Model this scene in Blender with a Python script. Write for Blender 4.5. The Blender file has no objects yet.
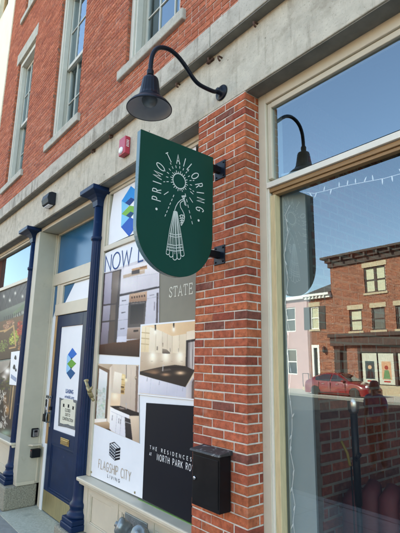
import bpy, math, random
import numpy as np
from mathutils import Vector, Matrix
random.seed(7)
S = bpy.context.scene
COL = S.collection
# ------------------------------------------------------------------ camera
CP = Vector((0.0, -2.0, 1.95)); F = 436.17
_p, _r, _w = .21143, .01655, -.88797
fw = Vector((math.sin(_w)*math.cos(_p), math.cos(_w)*math.cos(_p), math.sin(_p)))
_r0 = Vector((math.cos(_w), -math.sin(_w), 0)); _u0 = _r0.cross(fw)
rt = math.cos(_r)*_r0 + math.sin(_r)*_u0; up = -math.sin(_r)*_r0 + math.cos(_r)*_u0
cam = bpy.data.cameras.new('camera'); camo = bpy.data.objects.new('camera', cam); COL.objects.link(camo)
cam.sensor_fit = 'VERTICAL'; cam.sensor_height = 24; cam.lens = 24*F/533
cam.clip_start = .05; cam.clip_end = 3000
m = Matrix((rt, up, -fw)).transposed().to_4x4(); m.translation = CP
camo.matrix_world = m
S.camera = camo
# ------------------------------------------------------------------ sky, sun, exposure
SUN_EL, SUN_AZ = math.radians(31), math.radians(-18)   # azimuth from +y towards +x: behind the building
world = bpy.data.worlds.new('World'); S.world = world; world.use_nodes = True
wn = world.node_tree; bg = wn.nodes['Background']
sky = wn.nodes.new('ShaderNodeTexSky'); sky.sky_type = 'NISHITA'; sky.sun_disc = False
sky.sun_elevation = SUN_EL; sky.sun_rotation = SUN_AZ; sky.air_density = 1.0; sky.dust_density = 1.0; sky.ozone_density = 2.5
wn.links.new(sky.outputs[0], bg.inputs[0]); bg.inputs[1].default_value = .15
sl = bpy.data.lights.new('sun', 'SUN'); sl.energy = 4.0; sl.angle = math.radians(.53); sl.color = (1, .93, .82)
so = bpy.data.objects.new('sun', sl); COL.objects.link(so)
sd = Vector((math.sin(SUN_AZ)*math.cos(SUN_EL), math.cos(SUN_AZ)*math.cos(SUN_EL), math.sin(SUN_EL)))
so.rotation_euler = sd.to_track_quat('Z', 'Y').to_euler(); so.location = (0, 0, 30)
S.view_settings.view_transform = 'Standard'; S.view_settings.look = 'None'
S.view_settings.exposure = 2.55; S.view_settings.use_white_balance = True; S.view_settings.white_balance_temperature = 8250; S.view_settings.white_balance_tint = 7; S.view_settings.gamma = 1; S.view_settings.use_curve_mapping = False
S.cycles.max_bounces = 10; S.cycles.transparent_max_bounces = 12

# ------------------------------------------------------------------ pixel -> place helpers (the photo is 400 x 533)
def ray(px, py): return rt*((px-200)/F) - up*((py-266.5)/F) + fw
def onY(px, py, y):
    d = ray(px, py); return CP + d*((y-CP.y)/d.y)
def onX(px, py, x):
    d = ray(px, py); return CP + d*((x-CP.x)/d.x)
def mirrored(px, py, yv):            # a thing seen in the shop glass (plane y = .196)
    p = onY(px, py, yv); return Vector((p.x, .392-yv, p.z))
def lin(r, g=None, b=None):
    if g is None: r, g, b = r
    f = lambda c: (c/255)/12.92 if c/255 <= .04045 else ((c/255+.055)/1.055)**2.4
    return (f(r), f(g), f(b))

# ------------------------------------------------------------------ materials
def mat(name, col, rough=.6, metal=0, var=.0, scale=8, bump=0, bscale=60, spec=.5, var2=0, coat=0, stretch=(1, 1, 1), dirt=None):
    M = bpy.data.materials.new(name); M.use_nodes = True; n = M.node_tree.nodes; l = M.node_tree.links
    b = n['Principled BSDF']; b.inputs['Base Color'].default_value = (*col, 1)
    b.inputs['Roughness'].default_value = rough; b.inputs['Metallic'].default_value = metal
    b.inputs['Specular IOR Level'].default_value = spec
    if coat: b.inputs['Coat Weight'].default_value = coat; b.inputs['Coat Roughness'].default_value = .05
    tc = n.new('ShaderNodeTexCoord'); mp = n.new('ShaderNodeMapping'); mp.inputs['Scale'].default_value = stretch
    l.new(tc.outputs['Object'], mp.inputs['Vector']); cur = None
    if var:
        t = n.new('ShaderNodeTexNoise'); t.inputs['Scale'].default_value = scale; t.inputs['Detail'].default_value = 8; t.inputs['Roughness'].default_value = .65
        l.new(mp.outputs[0], t.inputs['Vector'])
        r = n.new('ShaderNodeMapRange'); r.inputs['From Min'].default_value = .3; r.inputs['From Max'].default_value = .7
        r.inputs['To Min'].default_value = 1-var; r.inputs['To Max'].default_value = 1+var
        l.new(t.outputs['Fac'], r.inputs['Value'])
        mx = n.new('ShaderNodeVectorMath'); mx.operation = 'SCALE'; mx.inputs[0].default_value = col
        l.new(r.outputs[0], mx.inputs['Scale']); cur = mx.outputs[0]
        if dirt:                     # dirt = (colour, scale, low, high): patches with a shape of their own
            t2 = n.new('ShaderNodeTexNoise'); t2.inputs['Scale'].default_value = dirt[1]; t2.inputs['Detail'].default_value = 10; t2.inputs['Roughness'].default_value = .7
            l.new(mp.outputs[0], t2.inputs['Vector'])
            r2 = n.new('ShaderNodeMapRange'); r2.inputs['From Min'].default_value = dirt[2]; r2.inputs['From Max'].default_value = dirt[3]
            l.new(t2.outputs['Fac'], r2.inputs['Value'])
            mm = n.new('ShaderNodeMixRGB'); l.new(r2.outputs[0], mm.inputs[0]); l.new(cur, mm.inputs[1]); mm.inputs[2].default_value = (*dirt[0], 1)
            cur = mm.outputs[0]
        l.new(cur, b.inputs['Base Color'])
        r3 = n.new('ShaderNodeMapRange'); r3.inputs['To Min'].default_value = max(0, rough-.12); r3.inputs['To Max'].default_value = min(1, rough+.12)
        l.new(t.outputs['Fac'], r3.inputs['Value']); l.new(r3.outputs[0], b.inputs['Roughness'])
    if bump:
        t = n.new('ShaderNodeTexNoise'); t.inputs['Scale'].default_value = bscale; t.inputs['Detail'].default_value = 6
        l.new(tc.outputs['Object'], t.inputs['Vector'])
        bp = n.new('ShaderNodeBump'); bp.inputs['Strength'].default_value = bump; bp.inputs['Distance'].default_value = .004
        l.new(t.outputs['Fac'], bp.inputs['Height']); l.new(bp.outputs[0], b.inputs['Normal'])
    return M

def concrete_mat(name, col, dark, pits=True, streak=.5):
    M_ = bpy.data.materials.new(name); M_.use_nodes = True; n = M_.node_tree.nodes; l = M_.node_tree.links; b = n['Principled BSDF']
    b.inputs['Roughness'].default_value = .95; b.inputs['Specular IOR Level'].default_value = .15
    tc = n.new('ShaderNodeTexCoord')
    def noise(sc, stretch=(1, 1, 1), det=10, ro=.65):
        mp = n.new('ShaderNodeMapping'); mp.inputs['Scale'].default_value = stretch; l.new(tc.outputs['Object'], mp.inputs['Vector'])
        t = n.new('ShaderNodeTexNoise'); t.inputs['Scale'].default_value = sc; t.inputs['Detail'].default_value = det; t.inputs['Roughness'].default_value = ro
        l.new(mp.outputs[0], t.inputs['Vector']); return t.outputs['Fac']
    def ramp(src, lo, hi, a=0, b_=1):
        r = n.new('ShaderNodeMapRange'); r.inputs['From Min'].default_value = lo; r.inputs['From Max'].default_value = hi; r.inputs['To Min'].default_value = a; r.inputs['To Max'].default_value = b_
        l.new(src, r.inputs['Value']); return r.outputs[0]
    def mix(f, c, col2):
        m_ = n.new('ShaderNodeMixRGB'); l.new(f, m_.inputs[0]); l.new(c, m_.inputs[1]); m_.inputs[2].default_value = (*col2, 1); return m_.outputs[0]
    base = n.new('ShaderNodeVectorMath'); base.operation = 'SCALE'; base.inputs[0].default_value = col; l.new(ramp(noise(9), .3, .7, .82, 1.15), base.inputs['Scale'])
    c = mix(ramp(noise(3.2, (1, 1, 1.4)), .54, .68, 0, .6), base.outputs[0], dark)
    c = mix(ramp(noise(7, (1.6, 1.6, .22), 6), .54, .68, 0, streak), c, tuple(x*.8 for x in dark))
    c = mix(ramp(noise(2.1), .60, .74, 0, .5), c, (col[0]*1.1, col[1]*.98, col[2]*.78))
    c = mix(ramp(noise(60, det=3), .58, .70, 0, .55), c, tuple(x*.7 for x in dark))
    h = noise(45)
    if pits:
        v = n.new('ShaderNodeTexVoronoi'); v.inputs['Scale'].default_value = 8; mv = n.new('ShaderNodeMapping'); mv.inputs['Scale'].default_value = (1, 0, 1); l.new(tc.outputs['Object'], mv.inputs['Vector']); l.new(mv.outputs[0], v.inputs['Vector'])
        pv = ramp(v.outputs['Distance'], .05, .085, 1, 0)
        sep = n.new('ShaderNodeSeparateColor'); l.new(v.outputs['Color'], sep.inputs[0])
        g = ramp(sep.outputs[0], .55, .58); mu = n.new('ShaderNodeMath'); mu.operation = 'MULTIPLY'; l.new(pv, mu.inputs[0]); l.new(g, mu.inputs[1])
        c = mix(mu.outputs[0], c, (.05, .045, .04))
    l.new(c, b.inputs['Base Color'])
    bp = n.new('ShaderNodeBump'); bp.inputs['Strength'].default_value = .6; bp.inputs['Distance'].default_value = .005; l.new(h, bp.inputs['Height']); l.new(bp.outputs[0], b.inputs['Normal'])
    return M_
def attr_mat(name, rough=.6, var=.1, scale=30, bump=0, bscale=120, spec=.4, coat=0):
    M = mat(name, (.5, .5, .5), rough, spec=spec, bump=bump, bscale=bscale, coat=coat)
    n = M.node_tree.nodes; l = M.node_tree.links; b = n['Principled BSDF']
    a = n.new('ShaderNodeAttribute'); a.attribute_name = 'Col'
    tc = n.new('ShaderNodeTexCoord'); t = n.new('ShaderNodeTexNoise'); t.inputs['Scale'].default_value = scale; t.inputs['Detail'].default_value = 8
    l.new(tc.outputs['Object'], t.inputs['Vector'])
    r = n.new('ShaderNodeMapRange'); r.inputs['From Min'].default_value = .3; r.inputs['From Max'].default_value = .7
    r.inputs['To Min'].default_value = 1-var; r.inputs['To Max'].default_value = 1+var
    l.new(t.outputs['Fac'], r.inputs['Value'])
    mx = n.new('ShaderNodeVectorMath'); mx.operation = 'SCALE'; l.new(a.outputs['Color'], mx.inputs[0]); l.new(r.outputs[0], mx.inputs['Scale'])
    out = mx.outputs[0]
    if name == 'brick':              # pits and burnt specks in the fired clay
        t2 = n.new('ShaderNodeTexNoise'); t2.inputs['Scale'].default_value = 75; t2.inputs['Detail'].default_value = 4
        l.new(tc.outputs['Object'], t2.inputs['Vector'])
        r2 = n.new('ShaderNodeMapRange'); r2.inputs['From Min'].default_value = .58; r2.inputs['From Max'].default_value = .70; r2.inputs['To Max'].default_value = .4
        l.new(t2.outputs['Fac'], r2.inputs['Value'])
        mm = n.new('ShaderNodeMixRGB'); l.new(r2.outputs[0], mm.inputs[0]); l.new(out, mm.inputs[1]); mm.inputs[2].default_value = (.07, .035, .028, 1)
        t3 = n.new('ShaderNodeTexNoise'); t3.inputs['Scale'].default_value = 11; t3.inputs['Detail'].default_value = 7; l.new(tc.outputs['Object'], t3.inputs['Vector'])
        r3 = n.new('ShaderNodeMapRange'); r3.inputs['From Min'].default_value = .62; r3.inputs['From Max'].default_value = .78; r3.inputs['To Max'].default_value = .25
        l.new(t3.outputs['Fac'], r3.inputs['Value'])
        m3 = n.new('ShaderNodeMixRGB'); l.new(r3.outputs[0], m3.inputs[0]); l.new(mm.outputs[0], m3.inputs[1]); m3.inputs[2].default_value = (.50, .40, .32, 1)
        out = m3.outputs[0]
    l.new(out, b.inputs['Base Color'])
    return M

def glass_mat(name, ior=1.9, tint=(.9, .95, .95), wob=0):
    M = bpy.data.materials.new(name); M.use_nodes = True; n = M.node_tree.nodes; l = M.node_tree.links
    n.clear(); o = n.new('ShaderNodeOutputMaterial'); mx = n.new('ShaderNodeMixShader')
    t = n.new('ShaderNodeBsdfTransparent'); t.inputs[0].default_value = (*tint, 1)
    g = n.new('ShaderNodeBsdfGlossy'); g.inputs['Roughness'].default_value = 0.0; g.inputs[0].default_value = (.72, .89, 1, 1)
    # reflectance of a sheet seen from either side: Schlick's curve on the facing angle
    r0 = ((ior-1)/(ior+1))**2
    lw = n.new('ShaderNodeLayerWeight'); lw.inputs['Blend'].default_value = .5
    pw = n.new('ShaderNodeMath'); pw.operation = 'POWER'; l.new(lw.outputs['Facing'], pw.inputs[0]); pw.inputs[1].default_value = 5
    f = n.new('ShaderNodeMath'); f.operation = 'MULTIPLY_ADD'; l.new(pw.outputs[0], f.inputs[0]); f.inputs[1].default_value = 1-r0; f.inputs[2].default_value = r0
    if wob:
        tc = n.new('ShaderNodeTexCoord'); ns = n.new('ShaderNodeTexNoise'); ns.inputs['Scale'].default_value = 1.6; ns.inputs['Detail'].default_value = 1
        bp = n.new('ShaderNodeBump'); bp.inputs['Strength'].default_value = wob; bp.inputs['Distance'].default_value = .02
        l.new(tc.outputs['Object'], ns.inputs['Vector']); l.new(ns.outputs['Fac'], bp.inputs['Height']); l.new(bp.outputs[0], g.inputs['Normal'])
    l.new(f.outputs[0], mx.inputs[0]); l.new(t.outputs[0], mx.inputs[1]); l.new(g.outputs[0], mx.inputs[2]); l.new(mx.outputs[0], o.inputs[0])
    return M

M = {}
M['brick'] = attr_mat('brick', .88, .30, 26, .8, 70, .15)
M['brick_far'] = attr_mat('brick_far', .85, .2, 6, 0, 90, .2)
M['mortar'] = mat('mortar', (.58, .52, .44), .95, var=.18, scale=30, bump=.4, bscale=150)
M['mortar_red'] = mat('mortar_red', (.55, .43, .36), .95, var=.2, scale=20, bump=.4, bscale=150)
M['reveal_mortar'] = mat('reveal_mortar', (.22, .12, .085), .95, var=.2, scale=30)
M['concrete'] = concrete_mat('concrete', (.51, .465, .375), (.27, .235, .175))
M['ledge'] = concrete_mat('ledge', (.47, .435, .365), (.21, .185, .145), False, .8)
M['sill'] = concrete_mat('sill', (.46, .44, .375), (.26, .245, .20), False, .4)
M['soffit_shade'] = mat('soffit_shade', (.20, .19, .16), .95, var=.25, scale=6)  # dark tone that deepens the shade under beam and ledge
M['cream'] = mat('cream', (.56, .49, .37), .45, var=.06, scale=5, bump=.12, bscale=30, dirt=((.36, .30, .22), 3.5, .62, .8))
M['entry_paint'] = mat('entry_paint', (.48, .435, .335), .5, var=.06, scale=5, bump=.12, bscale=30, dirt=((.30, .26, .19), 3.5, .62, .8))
M['cream_tan'] = mat('cream_tan', (.56, .43, .27), .5, var=.1, scale=5, bump=.12, bscale=30)
M['offwhite'] = mat('offwhite', (.56, .54, .46), .5, var=.06, scale=6, bump=.1, bscale=30, dirt=((.38, .35, .29), 5, .62, .8))
M['greywhite'] = mat('greywhite', (.52, .51, .44), .5, var=.06, scale=4)
M['white'] = mat('white', (.74, .74, .72), .5, var=.04)
M['bar_white'] = mat('bar_white', (.72, .67, .56), .5, var=.05)
M['wood'] = mat('wood', (.42, .25, .11), .7, var=.35, scale=9, stretch=(6, 6, .7))
M['wood_pale'] = mat('wood_pale', (.58, .45, .25), .7, var=.15, scale=9, stretch=(6, 6, .7))
M['wood_brown'] = mat('wood_brown', (.30, .17, .07), .6, var=.2, scale=9, stretch=(.7, 6, 6))
M['navy'] = mat('navy', (.0035, .018, .058), .42, spec=.2, var=.2, scale=7, bump=.12, bscale=25, dirt=((.07, .09, .13), 14, .64, .72))
M['green'] = mat('green', (.003, .053, .036), .34, spec=.2, var=.05, scale=5)
M['green_edge'] = mat('green_edge', (.10, .19, .22), .28, var=.05)
M['black'] = mat('black', (.007, .008, .010), .4, spec=.2, var=.2, scale=12)
M['lamp_blue'] = mat('lamp_blue', (.005, .008, .015), .36, spec=.22, var=.15, scale=12)
M['black_metal'] = mat('black_metal', (.006, .006, .007), .36, spec=.22, metal=.0, var=.2, scale=10)
M['dusty_black'] = mat('dusty_black', (.03, .03, .03), .6, var=.3, scale=30, dirt=((.30, .29, .27), 26, .55, .66))
M['reflector'] = mat('reflector', (.42, .42, .43), .5, var=.06)
M['brass'] = mat('brass', (.70, .48, .20), .28, metal=1, var=.15, scale=6, stretch=(1, 1, 4))
M['brass_plate'] = mat('brass_plate', (.56, .47, .25), .33, metal=.85, var=.18, scale=6, stretch=(6, 1, 1))
M['old_brass'] = mat('old_brass', (.36, .29, .15), .5, metal=.5, var=.2, scale=20)
M['steel'] = mat('steel', (.55, .56, .58), .3, metal=1, var=.1)
M['rust'] = mat('rust', (.10, .05, .035), .9, var=.3, scale=40)
M['pewter'] = mat('pewter', (.24, .27, .27), .40, metal=.6, var=.25, scale=14)
M['red_box'] = mat('red_box', (.46, .035, .06), .35, var=.08, scale=8)
M['lens'] = mat('lens', (.85, .85, .9), .1)
M['granite'] = mat('granite', (.24, .22, .165), .95, var=.5, scale=60, bump=.8, bscale=70, dirt=((.45, .43, .37), 70, .60, .68))
M['slab'] = mat('slab', (.42, .42, .33), .95, var=.22, scale=40, bump=.5, bscale=110, dirt=((.2, .21, .17), 5, .55, .8))
M['asphalt'] = mat('asphalt', (.04, .04, .041), .95, spec=.08, var=.3, scale=60, bump=.5, bscale=100)
M['kerb'] = mat('kerb', (.20, .195, .18), .9, var=.2, scale=20)
M['ground'] = mat('ground', (.12, .12, .10), 1, var=.3, scale=.4)
M['yellow_line'] = mat('yellow_line', (.62, .42, .05), .8, var=.2, scale=20)
M['glass'] = glass_mat('glass', 2.4, (.92, .90, .85), wob=.035)
M['glass_transom'] = glass_mat('glass_transom', 2.9, (.8, .87, .88), wob=.02)
M['glass_up'] = glass_mat('glass_up', 3.2, (.7, .75, .78), wob=.05)
M['glass_dark'] = mat('glass_dark', (.01, .012, .014), .05, spec=1)
M['dark'] = mat('dark', (.045, .04, .037), .9, var=.2)
M['room'] = mat('room', (.10, .095, .09), .9, var=.1)
M['room_floor'] = mat('room_floor', (.12, .09, .07), .5, var=.1)
M['board'] = mat('board', (.30, .37, .39), .6, var=.05, scale=3)
M['maroon'] = mat('maroon', (.085, .012, .016), .7, var=.15, scale=10)
M['print'] = attr_mat('print', .5, .035, 9, .08, 6, .15)
M['paper'] = mat('paper', (.75, .765, .78), .5, var=.03, scale=4, bump=.15, bscale=5)
M['ink'] = mat('ink', (.008, .009, .014), .55, spec=.12, var=.1)
M['ink_navy'] = mat('ink_navy', (.012, .06, .22), .5, spec=.15)
M['ink_tan'] = mat('ink_tan', (.42, .32, .22), .5)
M['sign_white'] = mat('sign_white', (.70, .72, .66), .5)
M['print_white'] = mat('print_white', (.75, .75, .74), .5)
M['cream_ink'] = mat('cream_ink', (.62, .60, .48), .5)
M['blue_film'] = mat('blue_film', (.010, .105, .22), .16, var=.08, scale=3, spec=.35)
M['tape'] = mat('tape', (.16, .30, .08), .5)
M['light_bulb'] = mat('light_bulb', (.8, .85, .88), .15)
M['cable'] = mat('cable', (.7, .74, .76), .4)
M['cornice_brown'] = mat('cornice_brown', (.035, .02, .017), .7, var=.2, scale=4)
M['stone_tan'] = mat('stone_tan', (.45, .36, .25), .85, var=.12, scale=5)
M['stucco'] = mat('stucco', (.78, .72, .55), .9, var=.05, scale=3, bump=.4, bscale=15, dirt=((.6, .53, .4), 1.2, .55, .8))
M['pink'] = mat('pink', (.46, .29, .29), .9, var=.08, scale=3)
M['car_red'] = mat('car_red', (.18, .006, .010), .25, coat=.7, var=.04)
M['rubber'] = mat('rubber', (.015, .015, .015), .8)
M['headlight'] = mat('headlight', (.8, .8, .82), .15)
M['shutter'] = mat('shutter', (.015, .022, .022), .6)
M['blind'] = mat('blind', (.50, .49, .36), .8, var=.08, scale=2)
M['skin'] = mat('skin', (.16, .085, .055), .55)
M['hair'] = mat('hair', (.008, .006, .005), .5)
M['shirt'] = mat('shirt', (.012, .03, .12), .8, var=.15)
M['trousers'] = mat('trousers', (.02, .022, .03), .85)
M['orange'] = mat('orange', (.50, .12, .03), .8)
M['yellow'] = mat('yellow', (.26, .18, .03), .6)
M['rail'] = mat('rail', (.02, .02, .02), .5)
M['roofing'] = mat('roofing', (.08, .075, .07), .95, var=.2)

# sidewalk slabs with tooled joints
def slab_mat(name, col):
    M_ = mat(name, col, .95, var=.16, scale=14, bump=.4, bscale=120, dirt=((.2, .2, .19), 2.5, .55, .8))
    n = M_.node_tree.nodes; l = M_.node_tree.links; b = n['Principled BSDF']
    src = b.inputs['Base Color'].links[0].from_socket
    tc = n.new('ShaderNodeTexCoord'); br = n.new('ShaderNodeTexBrick'); br.offset = 0
    br.inputs['Scale'].default_value = 1; br.inputs['Mortar Size'].default_value = .006
    br.inputs['Brick Width'].default_value = 1.5; br.inputs['Row Height'].default_value = 1.5
    l.new(tc.outputs['Object'], br.inputs['Vector'])
    mm = n.new('ShaderNodeMixRGB'); l.new(br.outputs['Fac'], mm.inputs[0]); l.new(src, mm.inputs[1]); mm.inputs[2].default_value = (.06, .06, .055, 1)
    l.new(mm.outputs[0], b.inputs['Base Color'])
    return M_
M['sidewalk'] = slab_mat('sidewalk', (.25, .245, .22))
M['sidewalk_far'] = slab_mat('sidewalk_far', (.50, .47, .42))

# ------------------------------------------------------------------ mesh builder
ORG = {}
class MB:
    def __init__(s): s.v = []; s.f = []; s.c = []; s.col = None; s.smooth = []; s.sm = False
    def face(s, ids): s.f.append(tuple(ids)); s.c.append(s.col); s.smooth.append(s.sm)
    def add(s, vs): n = len(s.v); s.v += [Vector(v) for v in vs]; return n
    def box(s, x0, x1, y0, y1, z0, z1):
        n = s.add([(x, y, z) for x in (x0, x1) for y in (y0, y1) for z in (z0, z1)])
        for q in ((0, 1, 3, 2), (4, 6, 7, 5), (0, 4, 5, 1), (2, 3, 7, 6), (0, 2, 6, 4), (1, 5, 7, 3)): s.face([n+i for i in q])
        return s
    def quad(s, *p): n = s.add(p); s.face(range(n, n+len(p))); return s
    def prism(s, poly, d):            # poly: world points of one cap, d: extrusion vector
        d = Vector(d); k = len(poly); n = s.add(poly); s.add([Vector(p)+d for p in poly])
        s.face(range(n, n+k)); s.face(reversed(range(n+k, n+2*k)))
        for i in range(k): j = (i+1) % k; s.face((n+i, n+k+i, n+k+j, n+j))
        return s
    def tube(s, path, r, seg=10, close=False, caps=True):
        path = [Vector(p) for p in path]; k = len(path); rings = []
        rr = r if isinstance(r, (list, tuple)) else [r]*k
        sm = s.sm; s.sm = True; ref = None
        for i, p in enumerate(path):
            if close: t = path[(i+1) % k]-path[i-1]
            else: t = path[min(i+1, k-1)]-path[max(i-1, 0)]
            t.normalize()
            if ref is None:
                ref = t.cross(Vector((0, 0, 1)));
                if ref.length < .1: ref = t.cross(Vector((1, 0, 0)))
            ref = (ref-t*ref.dot(t)).normalized(); b = t.cross(ref)
            rings.append(s.add([p+rr[i]*(math.cos(2*math.pi*a/seg)*ref+math.sin(2*math.pi*a/seg)*b) for a in range(seg)]))
        for i in range(k if close else k-1):
            A, B = rings[i], rings[(i+1) % k]
            for a in range(seg): c = (a+1) % seg; s.face((A+a, A+c, B+c, B+a))
        s.sm = sm
        if caps and not close: s.face(reversed(range(rings[0], rings[0]+seg))); s.face(range(rings[-1], rings[-1]+seg))
        return s
    def lathe(s, prof, c, axis=(0, 0, 1), seg=32, flute=None, smooth=True, caps=True):
        # prof: (radius, height) pairs; flute(height, angle) -> factor
        ax = Vector(axis).normalized(); a = ax.cross(Vector((0, 1, 0)));
        if a.length < .1: a = ax.cross(Vector((1, 0, 0)))
        a.normalize(); b = ax.cross(a); c = Vector(c); rings = []; sm = s.sm; s.sm = smooth
        for (r, h) in prof:
            rings.append(s.add([c+ax*h+(r*(flute(h, 2*math.pi*k/seg) if flute else 1))*(math.cos(2*math.pi*k/seg)*a+math.sin(2*math.pi*k/seg)*b) for k in range(seg)]))
        for A, B in zip(rings, rings[1:]):
            for k in range(seg): q = (k+1) % seg; s.face((A+k, A+q, B+q, B+k))
        s.sm = False
        if caps and prof[0][0] > 1e-4: s.face(reversed(range(rings[0], rings[0]+seg)))
        if caps and prof[-1][0] > 1e-4: s.face(range(rings[-1], rings[-1]+seg))
        s.sm = sm
        return s
    def build(s, name, m, parent=None, bevel=0, mods=None):
        me = bpy.data.meshes.new(name); o = bpy.data.objects.new(name, me)
        org = ORG.get(parent.name, Vector()) if parent else None
        if parent is None:
            lo = Vector([min(v[i] for v in s.v) for i in range(3)]); hi = Vector([max(v[i] for v in s.v) for i in range(3)])
            org = Vector(((lo.x+hi.x)/2, (lo.y+hi.y)/2, lo.z)); o.location = org
        else: o.parent = parent
        me.from_pydata([v-org for v in s.v], [], s.f)
        me.materials.append(M[m] if isinstance(m, str) else m)
        me.polygons.foreach_set('use_smooth', s.smooth)
        if any(c is not None for c in s.c):
            at = me.color_attributes.new('Col', 'FLOAT_COLOR', 'CORNER')
            for p, c in zip(me.polygons, s.c):
                for li in p.loop_indices: at.data[li].color = (*(c or (.5, .5, .5)), 1)
        me.update()
        COL.objects.link(o); ORG[o.name] = org
        if bevel:
            bv = o.modifiers.new('bevel', 'BEVEL'); bv.width = bevel; bv.segments = 2; bv.limit_method = 'ANGLE'; bv.angle_limit = .6
        return o
def B(*a): return MB().box(*a)
def thing(name, label, cat, loc, group=None):
    o = bpy.data.objects.new(name, None); o.empty_display_size = .1; COL.objects.link(o); o.location = loc; ORG[o.name] = Vector(loc)
    return tag(o, label, cat, group)
def tag(o, label=None, cat=None, group=None, kind=None):
    if label: o['label'] = label
    if cat: o['category'] = cat
    if group: o['group'] = group
    if kind: o['kind'] = kind
    return o
def struct(name, mb, m, **k): return tag(mb.build(name, m, **k), kind='structure')

# ------------------------------------------------------------------ lettering: a thin stroke alphabet and Blender's own font
GL = {
 'A': (.62, [[(0, 0), (.31, 1), (.62, 0)], [(.12, .34), (.5, .34)]]), 'B': (.5, [[(0, 0), (0, 1), (.3, 1), (.44, .9), (.44, .62), (.3, .52), (0, .52)], [(.3, .52), (.5, .42), (.5, .1), (.34, 0), (0, 0)]]),
 'C': (.6, [[(.58, .84), (.45, .97), (.28, 1), (.1, .86), (0, .5), (.1, .14), (.28, 0), (.45, .03), (.58, .16)]]), 'D': (.6, [[(0, 0), (0, 1), (.25, 1), (.5, .85), (.6, .5), (.5, .15), (.25, 0), (0, 0)]]),
 'E': (.45, [[(.45, 1), (0, 1), (0, 0), (.45, 0)], [(0, .52), (.38, .52)]]), 'F': (.43, [[(.43, 1), (0, 1), (0, 0)], [(0, .52), (.36, .52)]]),
 'G': (.64, [[(.6, .84), (.46, .97), (.3, 1), (.1, .86), (0, .5), (.1, .14), (.3, 0), (.5, .04), (.62, .2), (.62, .46), (.36, .46)]]), 'H': (.55, [[(0, 0), (0, 1)], [(.55, 0), (.55, 1)], [(0, .52), (.55, .52)]]),
 'I': (.0, [[(0, 0), (0, 1)]]), 'K': (.52, [[(0, 0), (0, 1)], [(.5, 1), (0, .45)], [(.14, .6), (.52, 0)]]), 'L': (.42, [[(0, 1), (0, 0), (.42, 0)]]),
 'M': (.72, [[(0, 0), (.08, 1), (.36, .2), (.64, 1), (.72, 0)]]), 'N': (.58, [[(0, 0), (0, 1), (.58, 0), (.58, 1)]]),
 'O': (.72, [[(.36+.36*math.cos(a*math.pi/10), .5+.5*math.sin(a*math.pi/10)) for a in range(21)]]),
 'P': (.48, [[(0, 0), (0, 1), (.3, 1), (.46, .9), (.46, .58), (.3, .47), (0, .47)]]), 'R': (.5, [[(0, 0), (0, 1), (.3, 1), (.46, .9), (.46, .6), (.3, .5), (0, .5)], [(.24, .5), (.5, 0)]]),
 'S': (.46, [[(.44, .86), (.32, .98), (.14, .98), (.02, .84), (.04, .64), (.4, .38), (.45, .18), (.33, .02), (.14, .01), (0, .14)]]), 'T': (.55, [[(0, 1), (.55, 1)], [(.275, 1), (.275, 0)]]),
 'U': (.55, [[(0, 1), (0, .25), (.1, .05), (.275, 0), (.45, .05), (.55, .25), (.55, 1)]]), 'V': (.58, [[(0, 1), (.29, 0), (.58, 1)]]), 'W': (.86, [[(0, 1), (.2, 0), (.43, .85), (.66, 0), (.86, 1)]]),
 'Y': (.56, [[(0, 1), (.28, .48), (.56, 1)], [(.28, .48), (.28, 0)]]), 'X': (.5, [[(0, 0), (.5, 1)], [(0, 1), (.5, 0)]]), ' ': (.3, []),
}
GL.update({
 's': (.5, [[(.45, .72), (.45, .98)], [(.45, .84), (.34, .98), (.16, .98), (.05, .84), (.07, .66), (.42, .38), (.47, .2), (.36, .03), (.16, .01), (.02, .18)], [(.02, .02), (.02, .28)]]),
 't': (.6, [[(.0, .78), (.02, 1), (.58, 1), (.6, .78)], [(.3, 1), (.3, 0)], [(.17, .0), (.43, .0)]]),
 'a': (.66, [[(.06, 0), (.33, 1), (.60, 0)], [(.17, .34), (.5, .34)], [(-.03, 0), (.17, 0)], [(.48, 0), (.7, 0)]]),
 'e': (.54, [[(.52, .80), (.50, 1), (.0, 1)], [(.1, 1), (.1, 0)], [(0, 0), (.52, 0), (.54, .22)], [(.1, .52), (.38, .52)], [(.38, .40), (.38, .64)]]),
 'r': (.58, [[(0, 1), (.34, 1), (.48, .88), (.48, .64), (.34, .52), (.1, .52)], [(.1, 1), (.1, 0)], [(.28, .52), (.54, 0), (.62, 0)], [(0, 0), (.22, 0)]]),
 'l': (.5, [[(.1, 1), (.1, 0)], [(0, 1), (.22, 1)], [(0, 0), (.48, 0), (.5, .24)]])})
_off = [0]
def ribbon(mb, pts, w, origin, ex, ez, en, closed=False):
    # flat strip of width w along 2-D pts laid on the plane (origin, ex, ez), lifted a hair so strokes never share a plane
    _off[0] = (_off[0]+1) % 6; lift = en*(.0002*_off[0])
    P = [Vector((p[0], p[1])) for p in pts]; n = len(P)
    if closed and (P[0]-P[-1]).length < 1e-6: P.pop(); n -= 1
    L, R = [], []
    for i in range(n):
        a = P[i-1] if (i > 0 or closed) else None; b = P[(i+1) % n] if (i < n-1 or closed) else None
        d1 = (P[i]-a).normalized() if a is not None else None; d2 = (b-P[i]).normalized() if b is not None else None
        if d1 is None: d1 = d2
        if d2 is None: d2 = d1
        t = (d1+d2)
        t = t.normalized() if t.length > 1e-6 else d1
        nn = Vector((-t.y, t.x)); k = w/2/max(.45, nn.dot(Vector((-d1.y, d1.x))))
        L.append(P[i]+nn*k); R.append(P[i]-nn*k)
    to = lambda q: origin+ex*q.x+ez*q.y+lift
    idl = mb.add([to(q) for q in L]); idr = mb.add([to(q) for q in R])
    for i in range(n if closed else n-1): j = (i+1) % n; mb.face((idr+i, idr+j, idl+j, idl+i))
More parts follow.
